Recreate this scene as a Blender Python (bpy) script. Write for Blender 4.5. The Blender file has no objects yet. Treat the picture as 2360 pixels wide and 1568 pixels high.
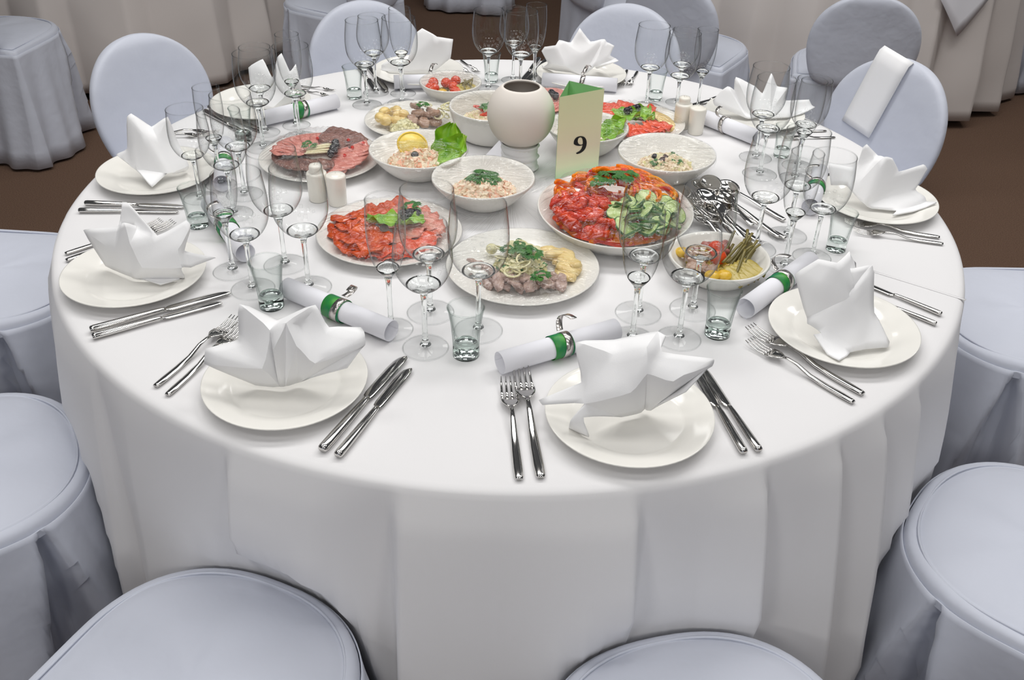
import bpy, bmesh, math, random
from mathutils import Vector, Matrix
random.seed(7)
PI = math.pi
S = bpy.context.scene
COL = S.collection

# ------------------------------------------------------------------ camera, world, lights, exposure
TZ = 0.75                                     # table top height; table centre is the world origin
CAM_D, CAM_H, YAW, PITCH, ROLL, FPX = 1.82287, 0.88439, 0.0056191, 0.60283, 0.027501, 2184.54
CY, SY, CP, SP = math.cos(YAW), math.sin(YAW), math.cos(PITCH), math.sin(PITCH)
C0 = Vector((0, -CAM_D, CAM_H + TZ))
FW = Vector((SY * CP, CY * CP, -SP))
RT0 = Vector((CY, -SY, 0)); UP0 = RT0.cross(FW)
RT = RT0 * math.cos(ROLL) + UP0 * math.sin(ROLL)
UP = UP0 * math.cos(ROLL) - RT0 * math.sin(ROLL)
cd = bpy.data.cameras.new('camera'); cam = bpy.data.objects.new('camera', cd); COL.objects.link(cam)
cd.sensor_fit = 'HORIZONTAL'; cd.sensor_width = 36; cd.lens = FPX * 36 / 2360; cd.clip_start = 0.05; cd.clip_end = 60
cam.matrix_world = Matrix(((RT.x, UP.x, -FW.x, C0.x), (RT.y, UP.y, -FW.y, C0.y), (RT.z, UP.z, -FW.z, C0.z), (0, 0, 0, 1)))
S.camera = cam

def ray(x, y): return FW + RT * ((x - 1180) / FPX) - UP * ((y - 784) / FPX)
def P(x, y, z=0.0):                            # where the sight line meets the level z above the table top
    d = ray(x, y); return C0 + d * ((z + TZ - C0.z) / d.z)
def Q(x, y, Y):                                # ... meets the upright plane at depth Y
    d = ray(x, y); return C0 + d * ((Y - C0.y) / d.y)

W = bpy.data.worlds.new('world'); S.world = W; W.use_nodes = True
W.node_tree.nodes['Background'].inputs[0].default_value = (0.93, 0.95, 1.0, 1)
W.node_tree.nodes['Background'].inputs[1].default_value = 0.075
def panel(x, y, z, sx, sy, power, tilt=(0, 0)):
    ld = bpy.data.lights.new('ceiling_or_fill_lamp', 'AREA'); ld.shape = 'RECTANGLE'; ld.size = sx; ld.size_y = sy; ld.energy = power
    ld.color = (1, 0.985, 0.965)
    o = bpy.data.objects.new('ceiling_or_fill_lamp', ld); COL.objects.link(o); o.location = (x, y, z); o.rotation_euler = (tilt[0], tilt[1], 0)
for lx, ly, pw in ((-2.2, -4.2, 36), (0, -4.2, 38), (2.2, -4.2, 26), (-.9, -2.0, 10), (.6, -2.0, 6), (-1.5, .8, 15), (-.5, .8, 15), (.5, .8, 16), (1.5, .8, 19), (-1.4, -.5, 9), (0, -.5, 9), (1.4, -.5, 9), (0, 3.2, 9), (3.2, 2.0, 20)):  # front rows and far right lamp are added to brighten drape, seats and carpet
    panel(lx, ly, 3.15, 0.9, 0.6, pw)
S.view_settings.view_transform = 'Standard'; S.view_settings.look = 'None'; S.view_settings.gamma = 1
S.view_settings.use_curve_mapping = False
S.view_settings.exposure = -0.1
S.cycles.max_bounces = 14; S.cycles.transmission_bounces = 12; S.cycles.transparent_max_bounces = 32; S.cycles.glossy_bounces = 5
S.cycles.diffuse_bounces = 4
S.cycles.use_denoising = True

# ------------------------------------------------------------------ materials
def lin(c): return tuple(((v / 255) / 12.92 if v / 255 <= 0.04045 else ((v / 255 + 0.055) / 1.055) ** 2.4) for v in c)
def mat(name, rgb, rough=0.6, metal=0.0, noise=None, bump=None, spec=0.5, sheen=0, trans=0, sss=0):
    m = bpy.data.materials.new(name); m.use_nodes = True; nt = m.node_tree; b = nt.nodes['Principled BSDF']
    c = lin(rgb) + (1,)
    b.inputs['Base Color'].default_value = c; b.inputs['Roughness'].default_value = rough; b.inputs['Metallic'].default_value = metal
    b.inputs['Specular IOR Level'].default_value = spec
    if sheen: b.inputs['Sheen Weight'].default_value = sheen
    if trans: b.inputs['Transmission Weight'].default_value = trans
    if sss: b.inputs['Subsurface Weight'].default_value = sss; b.inputs['Subsurface Radius'].default_value = (.01, .006, .004); b.inputs['Subsurface Scale'].default_value = 0.4
    tc = nt.nodes.new('ShaderNodeTexCoord')
    if noise:                                   # (scale, second colour, contrast)
        n = nt.nodes.new('ShaderNodeTexNoise'); n.inputs['Scale'].default_value = noise[0]; n.inputs['Detail'].default_value = 5
        nt.links.new(tc.outputs['Object'], n.inputs['Vector'])
        r = nt.nodes.new('ShaderNodeValToRGB'); k = noise[2] if len(noise) > 2 else .15
        r.color_ramp.elements[0].position = .5 - k; r.color_ramp.elements[1].position = .5 + k
        r.color_ramp.elements[0].color = c; r.color_ramp.elements[1].color = lin(noise[1]) + (1,)
        nt.links.new(n.outputs['Fac'], r.inputs['Fac']); nt.links.new(r.outputs['Color'], b.inputs['Base Color'])
    if bump:                                    # (scale, strength, distance)
        n = nt.nodes.new('ShaderNodeTexNoise'); n.inputs['Scale'].default_value = bump[0]; n.inputs['Detail'].default_value = 3
        nt.links.new(tc.outputs['Object'], n.inputs['Vector'])
        bp = nt.nodes.new('ShaderNodeBump'); bp.inputs['Strength'].default_value = bump[1]; bp.inputs['Distance'].default_value = bump[2]
        nt.links.new(n.outputs['Fac'], bp.inputs['Height']); nt.links.new(bp.outputs['Normal'], b.inputs['Normal'])
    return m
def thin_glass(name, face, edge, refl=0.10, power=3.0, rough=0.02, gain=0.55):
    m = bpy.data.materials.new(name); m.use_nodes = True; nt = m.node_tree; nt.nodes.remove(nt.nodes['Principled BSDF'])
    out = nt.nodes['Material Output']
    lw = nt.nodes.new('ShaderNodeLayerWeight'); lw.inputs['Blend'].default_value = 0.5
    pw = nt.nodes.new('ShaderNodeMath'); pw.operation = 'POWER'; pw.inputs[1].default_value = power
    nt.links.new(lw.outputs['Facing'], pw.inputs[0])
    mx = nt.nodes.new('ShaderNodeMix'); mx.data_type = 'RGBA'; mx.inputs[6].default_value = face + (1,); mx.inputs[7].default_value = edge + (1,)
    nt.links.new(pw.outputs[0], mx.inputs[0])
    tr = nt.nodes.new('ShaderNodeBsdfTransparent'); nt.links.new(mx.outputs[2], tr.inputs['Color'])
    gl = nt.nodes.new('ShaderNodeBsdfGlossy'); gl.inputs['Roughness'].default_value = rough
    fr = nt.nodes.new('ShaderNodeMath'); fr.operation = 'MULTIPLY_ADD'; fr.inputs[1].default_value = gain; fr.inputs[2].default_value = refl
    nt.links.new(pw.outputs[0], fr.inputs[0])
    ms = nt.nodes.new('ShaderNodeMixShader'); nt.links.new(fr.outputs[0], ms.inputs[0]); nt.links.new(tr.outputs[0], ms.inputs[1]); nt.links.new(gl.outputs[0], ms.inputs[2])
    nt.links.new(ms.outputs[0], out.inputs['Surface'])
    return m, gl, nt
def solid_glass(name, rgb, ior=1.48):
    m = bpy.data.materials.new(name); m.use_nodes = True; nt = m.node_tree; nt.nodes.remove(nt.nodes['Principled BSDF'])
    g = nt.nodes.new('ShaderNodeBsdfGlass'); g.inputs['Color'].default_value = rgb + (1,); g.inputs['IOR'].default_value = ior; g.inputs['Roughness'].default_value = 0
    nt.links.new(g.outputs[0], nt.nodes['Material Output'].inputs['Surface'])
    return m
M = {}
M['cloth'] = mat('white_tablecloth', (229, 228, 229), .85, bump=(900, .12, .0006), spec=.25, sheen=.1)
M['napkin'] = mat('napkin_cotton', (244, 244, 245), .8, bump=(700, .15, .0006), spec=.2)
M['chair'] = mat('chair_cover_satin', (203, 207, 219), .55, bump=(14, .18, .02), spec=.3, sheen=.15)
M['chair_back'] = mat('chair_cover_grey', (196, 198, 210), .6, bump=(14, .15, .02), spec=.25)
M['bgcloth'] = mat('neighbour_tablecloth', (214, 207, 203), .85, bump=(500, .15, .001), spec=.2)
M['carpet'] = mat('brown_carpet', (86, 66, 55), .95, noise=(260, (124, 100, 84), .25), bump=(500, .6, .004), spec=.1)
M['wood'] = mat('table_wood', (110, 80, 55), .6, noise=(12, (84, 58, 40)))
M['porcelain'] = mat('cream_porcelain', (238, 236, 230), .12, spec=.5)
M['bowlware'] = mat('white_porcelain_bowl', (235, 233, 227), .2, spec=.5)
M['steel'] = mat('polished_steel', (205, 203, 200), .09, 1.0)
M['spoonsteel'] = mat('spoon_steel', (215, 213, 210), .06, 1.0)
M['bowlglass'], _, _ = thin_glass('clear_glass_wall', (.984, .988, .988), (.08, .09, .09), .02, 3.8)
M['footglass'] = solid_glass('clear_glass_solid', (.99, 1, .995))
M['shotglass'] = solid_glass('shot_glass_solid', (.965, .995, .982))
M['shotwall'], _, _ = thin_glass('shot_glass_wall', (.984, .995, .99), (.20, .28, .25), .02, 3.4)
M['etch'], _, _ = thin_glass('etched_glass', (1, 1, 1), (1, 1, 1), .12, 1.0, .5, .05)
def add_diffuse(m):                             # frosted etching scatters light
    nt = m.node_tree; out = nt.nodes['Material Output']; old = out.inputs['Surface'].links[0].from_node
    d = nt.nodes.new('ShaderNodeBsdfDiffuse'); d.inputs[0].default_value = (.95, .95, .95, 1)
    ms = nt.nodes.new('ShaderNodeMixShader'); ms.inputs[0].default_value = .30
    nt.links.new(old.outputs[0], ms.inputs[1]); nt.links.new(d.outputs[0], ms.inputs[2]); nt.links.new(ms.outputs[0], out.inputs['Surface'])
add_diffuse(M['etch'])
M['film'], _gl, _nt = thin_glass('cling_film', (.985, .985, .985), (.94, .94, .94), .075, 3.0, .035, .12)
def film_bump():
    nt = _nt; tc = nt.nodes.new('ShaderNodeTexCoord'); mp = nt.nodes.new('ShaderNodeMapping')
    mp.inputs['Rotation'].default_value = (0, 0, .45); mp.inputs['Scale'].default_value = (7, 95, 20)
    n = nt.nodes.new('ShaderNodeTexNoise'); n.inputs['Scale'].default_value = 1.0; n.inputs['Detail'].default_value = 3; n.inputs['Distortion'].default_value = .8
    bp = nt.nodes.new('ShaderNodeBump'); bp.inputs['Strength'].default_value = 1.0; bp.inputs['Distance'].default_value = .016
    nt.links.new(tc.outputs['Object'], mp.inputs[0]); nt.links.new(mp.outputs[0], n.inputs['Vector']); nt.links.new(n.outputs['Fac'], bp.inputs['Height'])
    nt.links.new(bp.outputs['Normal'], _gl.inputs['Normal'])
film_bump()
M['paper'] = mat('white_paper', (240, 240, 246), .7, spec=.25)
M['ribbon'] = mat('silver_ribbon', (205, 200, 196), .22, .95)
M['green'] = mat('green_print', (70, 160, 40), .4, noise=(22, (0, 120, 80), .12))
M['vase'] = mat('matte_ceramic', (228, 221, 213), .75, bump=(60, .06, .003), spec=.3)
M['soil'] = mat('dry_soil', (92, 74, 60), .95, noise=(120, (50, 40, 32)))
M['cardgreen'] = mat('pale_green_lit_card', (160, 214, 150), .8, spec=.2)  # pale green paper, with light passing through it put into the colour
def card_face():
    m = mat('printed_card_face', (190, 193, 150), .75, spec=.2); nt = m.node_tree
    tc = nt.nodes.new('ShaderNodeTexCoord'); sp = nt.nodes.new('ShaderNodeSeparateXYZ'); r = nt.nodes.new('ShaderNodeValToRGB')
    mr = nt.nodes.new('ShaderNodeMapRange'); mr.inputs['From Min'].default_value = 0; mr.inputs['From Max'].default_value = .2
    e = r.color_ramp.elements; e[0].position = 0; e[0].color = lin((206, 238, 196)) + (1,); e[1].position = 1; e[1].color = lin((232, 242, 196)) + (1,)
    k = e.new(.13); k.color = lin((238, 244, 206)) + (1,); k = e.new(.32); k.color = lin((248, 238, 208)) + (1,); k = e.new(.6); k.color = lin((242, 244, 204)) + (1,)
    nt.links.new(tc.outputs['Object'], sp.inputs[0]); nt.links.new(sp.outputs['Z'], mr.inputs['Value']); nt.links.new(mr.outputs[0], r.inputs[0])
    nt.links.new(r.outputs[0], nt.nodes['Principled BSDF'].inputs['Base Color'])
    return m
M['cardface'] = card_face()
M['ink'] = mat('black_ink', (18, 16, 18), .6)
M['shaker'] = mat('glazed_shaker', (238, 234, 224), .18)
M['hole'] = mat('dark_hole', (30, 28, 26), .9)
def food(name, a, b=None, sc=60, rough=.35, k=.15, bump=(90, .3, .003), spec=.45, sss=.0): M[name] = mat(name, a, rough, noise=(sc, b or a, k), bump=bump, spec=spec, sss=sss)
food('ham', (224, 154, 140), (200, 116, 104), 45); food('roast', (150, 108, 96), (104, 72, 66), 60); food('cheese', (240, 232, 196), (226, 214, 170), 40)
food('salmon', (226, 98, 26), (196, 64, 16), 50, .25); food('whitefish', (222, 164, 146), (222, 120, 100), 40, .3)
food('trout', (226, 66, 34), (236, 104, 66), 50, .25)
food('lettuce', (104, 166, 18), (158, 200, 52), 30, .4); food('herb', (36, 92, 34), (70, 130, 46), 60, .5)
food('olive', (24, 24, 30), (44, 40, 46), 50, .2); food('brownolive', (58, 36, 34), (84, 56, 50), 50, .3)
food('tomato', (206, 52, 22), (230, 92, 44), 40, .15); food('tomatoflesh', (186, 22, 8), (222, 74, 18), 70, .2)
food('pepper_orange', (240, 112, 4), (246, 146, 14), 40, .2); food('pepper_red', (200, 28, 10), (236, 80, 30), 40, .2); food('pepper_yellow', (242, 178, 30), (248, 150, 20), 40, .2)
food('cucumber_skin', (40, 88, 34), (70, 122, 48), 60, .3); food('cucumber_flesh', (206, 222, 160), (176, 202, 120), 70, .25)
food('salad', (240, 230, 206), (222, 192, 158), 90, .4, .2); food('salad_pink', (240, 214, 190), (232, 150, 110), 80, .4, .2)
food('potato', (236, 214, 150), (222, 190, 120), 40, .3); food('onion', (232, 228, 190), (214, 206, 150), 60, .25); food('herring', (150, 124, 116), (198, 172, 160), 60, .22)
food('mushroom', (176, 146, 124), (150, 116, 98), 50, .3); food('bean', (104, 98, 50), (132, 118, 62), 50, .3); food('pickle_yellow', (214, 170, 40), (226, 190, 80), 40, .25)
food('squash', (168, 150, 66), (188, 170, 96), 40, .3); food('purple', (150, 84, 80), (178, 112, 100), 50, .25); food('lemon', (240, 200, 60), (246, 214, 96), 60, .3)
food('lemonflesh', (244, 224, 130), (240, 208, 90), 60, .3); food('berry', (206, 34, 30), (226, 60, 40), 60, .2)

# ------------------------------------------------------------------ mesh helpers
class MB:
    def __init__(s): s.v = []; s.f = []
    def add(s, vs, fs):
        n = len(s.v); s.v += [tuple(v) for v in vs]; s.f += [tuple(i + n for i in f) for f in fs]; return s
    def lathe(s, prof, seg=32, closed=False, c=(0, 0, 0), ell=1.0):
        vs = []; fs = []; rings = []
        for r, z in prof:
            if r < 1e-6: vs.append((c[0], c[1], c[2] + z)); rings.append([len(vs) - 1])
            else:
                st = len(vs)
                for k in range(seg):
                    a = 2 * PI * k / seg; vs.append((c[0] + r * math.cos(a), c[1] + r * ell * math.sin(a), c[2] + z))
                rings.append(list(range(st, st + seg)))
        prs = list(zip(rings, rings[1:])) + ([(rings[-1], rings[0])] if closed else [])
        for A, B in prs:
            for k in range(seg):
                a, b = A[k % len(A)], A[(k + 1) % len(A)]; d, e = B[k % len(B)], B[(k + 1) % len(B)]
                q = [a, b, e, d]; u = []
                for i in q:
                    if i not in u: u.append(i)
                if len(u) > 2: fs.append(tuple(u))
        return s.add(vs, fs)
    def tube(s, pts, rads, seg=8, cap=True, flat=1.0, up=(0, 0, 1)):
        vs = []; fs = []; n = len(pts); pts = [Vector(p) for p in pts]; up = Vector(up)
        for i, p in enumerate(pts):
            t = (pts[min(i + 1, n - 1)] - pts[max(i - 1, 0)]).normalized()
            x = t.cross(up)
            if x.length < 1e-4: x = t.cross(Vector((1, 0, 0)))
            x.normalize(); y = x.cross(t).normalized(); r = rads[i] if hasattr(rads, '__len__') else rads
            rx, ry = (r if hasattr(r, '__len__') else (r, r * flat))
            for k in range(seg):
                a = 2 * PI * k / seg; vs.append(p + x * (rx * math.cos(a)) + y * (ry * math.sin(a)))
        for i in range(n - 1):
            for k in range(seg): fs.append((i * seg + k, i * seg + (k + 1) % seg, (i + 1) * seg + (k + 1) % seg, (i + 1) * seg + k))
        if cap: fs.append(tuple(range(seg))[::-1]); fs.append(tuple(range((n - 1) * seg, n * seg)))
        return s.add(vs, fs)
    def box(s, c, h, rot=0.0, taper=1.0):
        vs = []
        for z in (-1, 1):
            k = taper if z > 0 else 1
            for x, y in ((-1, -1), (1, -1), (1, 1), (-1, 1)):
                X, Y = x * h[0] * k, y * h[1] * k
                vs.append((c[0] + X * math.cos(rot) - Y * math.sin(rot), c[1] + X * math.sin(rot) + Y * math.cos(rot), c[2] + z * h[2]))
        return s.add(vs, [(3, 2, 1, 0), (4, 5, 6, 7), (0, 1, 5, 4), (1, 2, 6, 5), (2, 3, 7, 6), (3, 0, 4, 7)])
    def ball(s, c, r, seg=12, rings=8, rot=None):
        vs = []; R3 = Vector(r) if hasattr(r, '__len__') else Vector((r, r, r)); st = MB()
        st.lathe([(math.sin(PI * i / rings), -math.cos(PI * i / rings)) if 0 < i < rings else (0, -1 if i == 0 else 1) for i in range(rings + 1)], seg)
        for v in st.v:
            w = Vector((v[0] * R3.x, v[1] * R3.y, v[2] * R3.z))
            if rot: w = rot @ w
            vs.append(w + Vector(c))
        return s.add(vs, st.f)
    def grid(s, fn, nu, nv, closeu=False):
        vs = [fn(i / (nu if closeu else nu - 1), j / (nv - 1)) for j in range(nv) for i in range(nu)]; fs = []
        for j in range(nv - 1):
            for i in range(nu if closeu else nu - 1):
                a = j * nu + i; b = j * nu + (i + 1) % nu; fs.append((a, b, b + nu, a + nu))
        return s.add(vs, fs)
    def mesh(s, name, m, smooth=True, recalc=True):
        me = bpy.data.meshes.new(name); me.from_pydata(s.v, [], s.f)
        if recalc:
            bm = bmesh.new(); bm.from_mesh(me); bmesh.ops.recalc_face_normals(bm, faces=bm.faces); bm.to_mesh(me); bm.free()
        if smooth: me.polygons.foreach_set('use_smooth', [True] * len(me.polygons))
        me.materials.append(m); return me
    def build(s, name, m, parent=None, smooth=True, loc=None, angle=None):
        o = bpy.data.objects.new(name, s.mesh(name, m, smooth)); COL.objects.link(o)
        if parent: o.parent = parent
        if loc: o.location = loc
        if angle:
            try: o.data.set_sharp_from_angle(angle=math.radians(angle))
            except Exception: pass
        return o
def tag(o, label=None, cat=None, group=None, kind=None):
    if label: o['label'] = label
    if cat: o['category'] = cat
    if group: o['group'] = group
    if kind: o['kind'] = kind
    return o
def thing(name, label, cat, loc=(0, 0, 0), rz=0, group=None):
    o = bpy.data.objects.new(name, None); COL.objects.link(o); o.location = loc; o.rotation_euler = (0, 0, rz); o.empty_display_size = .02
    return tag(o, label, cat, group)
def kids(o): return [c for c in ALL if c.parent == o]
def dup(root, loc, rz=0, label=None, group=None, scale=None):
    r = root.copy(); COL.objects.link(r); r.location = loc; r.rotation_euler = (0, 0, rz)
    if scale: r.scale = (scale,) * 3 if not hasattr(scale, '__len__') else scale
    if label: r['label'] = label
    if group: r['group'] = group
    for ch in list(root.children):
        c = ch.copy(); COL.objects.link(c); c.parent = r
        for g in ch.children:
            d = g.copy(); COL.objects.link(d); d.parent = c
    return r
def solidify(o, t, off=-1):
    m = o.modifiers.new('thickness', 'SOLIDIFY'); m.thickness = t; m.offset = off; return o
def subsurf(o, n=1):
    m = o.modifiers.new('smooth', 'SUBSURF'); m.levels = n; m.render_levels = n; return o
def lerp_table(x, tab):
    for (x0, a), (x1, b) in zip(tab, tab[1:]):
        if x0 <= x <= x1: return a + (b - a) * (x - x0) / max(x1 - x0, 1e-9)
    return tab[0][1] if x < tab[0][0] else tab[-1][1]

# ------------------------------------------------------------------ floor and tables
tag(MB().add([(-7, -4, 0), (7, -4, 0), (7, 8, 0), (-7, 8, 0)], [(0, 1, 2, 3)]).build('floor', M['carpet']), kind='structure')

def table(loc, label):
    t = thing('round_table', label, 'table', loc)
    MB().lathe([(0, .738), (.885, .738), (.885, .712), (0, .712)], 64).build('tabletop', M['wood'], t)
    MB().lathe([(0, 0), (.3, 0), (.3, .03), (.05, .06), (.05, .712), (0, .712)], 24).build('pedestal', M['wood'], t)
    return t
table((0, 0, 0), 'round wooden banquet table hidden under the set white cloth')

# fold profile of the set table's cloth: (azimuth in degrees, how far the hanging cloth stands out)
FOLD = [(-180, .02), (-172, .05), (-171, .0), (-160, .045), (-159, .005), (-148, .05), (-136.6, .035), (-135.6, .002), (-130, .03), (-118, .008), (-116.2, .0), (-115.2, .062), (-107, .052), (-101, .004), (-99.9, .0), (-98.8, .075), (-90, .06), (-80, .085), (-78.8, .088), (-77.8, .008), (-72, .03), (-66.4, .085), (-65.4, .01), (-60.5, .05), (-57.6, .085), (-56.6, .015), (-51, .075), (-50, .01), (-44, .06), (-43, .0), (-34, .05), (-25, .0), (-10, .05), (0, .01), (15, .05), (30, .0), (50, .05), (70, .0), (90, .05), (110, 0), (130, .05), (150, 0), (165, .05), (180, .02)]
def hanging(azdeg, t, tab):
    return lerp_table(azdeg, tab) * (t ** .55) * 1.45
def pushed(x, y, z, r, chairs):                # a chair's seat and skirt press the hanging cloth inwards
    for cx, cy, f in chairs:
        for _ in range(120):
            dx, dy = x - cx, y - cy; ly = dx * math.cos(f) + dy * math.sin(f); lx = -dx * math.sin(f) + dy * math.cos(f)
            k = 1.05 + .30 * max(0, min(1, (.47 - z) / .46)) if z < .47 else 1.05 - (z - .47) * 3
            if z > .72 or ly < -.22: break
            if (abs(lx) / (.222 * k)) ** 2.4 + (max(ly, 0) / (.215 * k)) ** 2.4 >= 1: break
            r -= .0025; a = math.atan2(y, x); x, y = r * math.cos(a), r * math.sin(a)
    return x, y
def cloth_mesh(R, z_top, z_hem, tab, n, seed, wrinkle=.004, chairs=()):
    rng = random.Random(seed); ph = [rng.uniform(0, 6.3) for _ in range(8)]
    prof = [(.0, 0), (.3, 0), (.6, 0), (.8, 0), (.86, 0), (.885, 0), (R - .008, -.0012), (R - .002, -.005), (R + .001, -.014)]
    m = MB(); ts = [.04, .08, .13, .19, .26, .34, .43, .52, .61, .7, .78, .86, .93, 1.0]
    rows = []
    for r, dz in prof: rows.append((r, dz, None))
    for t in ts: rows.append((R, 0, t))
    def fn(u, v):
        i = round(v * (len(rows) - 1)); r, dz, t = rows[i]; azd = -180 + 360 * u; a = math.radians(azd)
        if t is None:
            if r > R - .009:
                r += hanging(azd, .006, tab) * (r - R + .009) * 20
            return (r * math.cos(a), r * math.sin(a), z_top + dz)
        rr = R + .002 + hanging(azd, t, tab) + .012 * t + wrinkle * t * (math.sin(9 * a + ph[0] + 3 * t) + .6 * math.sin(23 * a + ph[1] - 5 * t) + .5 * math.sin(5 * t * 3 + 7 * a + ph[2]))
        hem = z_hem + .012 * math.sin(5 * a + ph[3]) * 1.0
        z = z_top - .014 - (z_top - .014 - hem) * t
        x, y = pushed(rr * math.cos(a), rr * math.sin(a), z, rr, chairs)
        return (x, y, z)
    m.grid(fn, n, len(rows), True)
    return m
CHAIRS = [('FL', -113, 1.098), ('FR', -75.5, 1.145), ('R', -38.5, 1.155), ('R2', 1, 1.19), ('E', 37, 1.12), ('F', 74.5, 1.12), ('G', 111, 1.12), ('H', 141, 1.13), ('L2', 176, 1.2), ('L1', -149, 1.13)]
o = cloth_mesh(.9, TZ, .035, FOLD, 960, 3, chairs=[(r * math.cos(math.radians(az)), r * math.sin(math.radians(az)), math.radians(az) + PI) for _, az, r in CHAIRS]).build('tablecloth', M['cloth'])
tag(o, 'white tablecloth with the full banquet setting laid out on it', 'tablecloth')
solidify(o, .0015)
# sharp crease running across the cloth to the rim near the side plate, and a faint second one
for a, b in (((2012, 626), (2226, 692)), ((1740, 600), (2012, 626))):
    pa, pb = P(*a), P(*b); mm = MB(); N = 12
    pts = [pa.lerp(pb, i / N) + Vector((0, 0, .0002)) for i in range(N + 1)]
    mm.tube(pts, [(.0035, .0007 * math.sin(PI * (i + .5) / (N + 1)) + .0001) for i in range(N + 1)], 6)
    k = mm.build('cloth_crease', M['cloth'], o)

def regular_folds(n, amp, seed):
    rng = random.Random(seed); tab = [(-180, .01)]; a = -180
    st = 360 / n
    for k in range(n):
        w = st * rng.uniform(.8, 1.2); tab.append((min(a + w * .45, 179.2), amp * rng.uniform(.6, 1.2))); tab.append((min(a + w * .8, 179.5), amp * rng.uniform(0, .25))); a += st
    tab.append((180, .01)); return sorted(tab)
NEIGH = [((-2.12, 3.34), 'neighbouring table behind the upper chair with brown carpet at its hem', 'long off-white tablecloth hanging behind the arched chair back beside the dark carpet', 11),
         ((1.57, 3.22), 'neighbouring table behind the chair with the draped towel', 'gathered off-white tablecloth hanging behind the towel-draped chair', 12)]
OUTER = [(-2.05, 1.92, 80), (-.80, 2.52, 150), (.70, 1.98, 58), (1.30, 1.80, 76), (.50, 2.68, 25), (2.74, 2.97, 170), (-.27, 4.24, 80), (-.85, 4.62, 80)]
for (cx, cy), tl, cl, sd in NEIGH:
    table((cx, cy, 0), tl); near = [(x - cx, y - cy, math.radians(f)) for x, y, f in OUTER]
    c = cloth_mesh(.9, TZ, .03, regular_folds(17 if sd == 11 else 22, .06, sd), 480, sd, .005, near).build('tablecloth', M['bgcloth']); c.location = (cx, cy, 0); solidify(c, .002)
    tag(c, cl, 'tablecloth', 'tablecloths of the neighbouring tables')
# loose white paper hanging over the neighbouring table's edge
pm = MB(); pz = TZ
def paperfn(u, v):
    a = math.radians(-62 - 16 * u); r = .945 + .02 * v; z = TZ + .004 - (.16 + .16 * (1 - abs(2 * u - .9) ) ) * v
    return (1.57 + r * math.cos(a), 3.22 + r * math.sin(a), z)
pm.grid(paperfn, 12, 6); o = pm.build('paper_sheet', M['paper']); solidify(o, .001, 1)
tag(o, 'corner of a white paper sheet hanging over the neighbouring table edge', 'paper')

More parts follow.
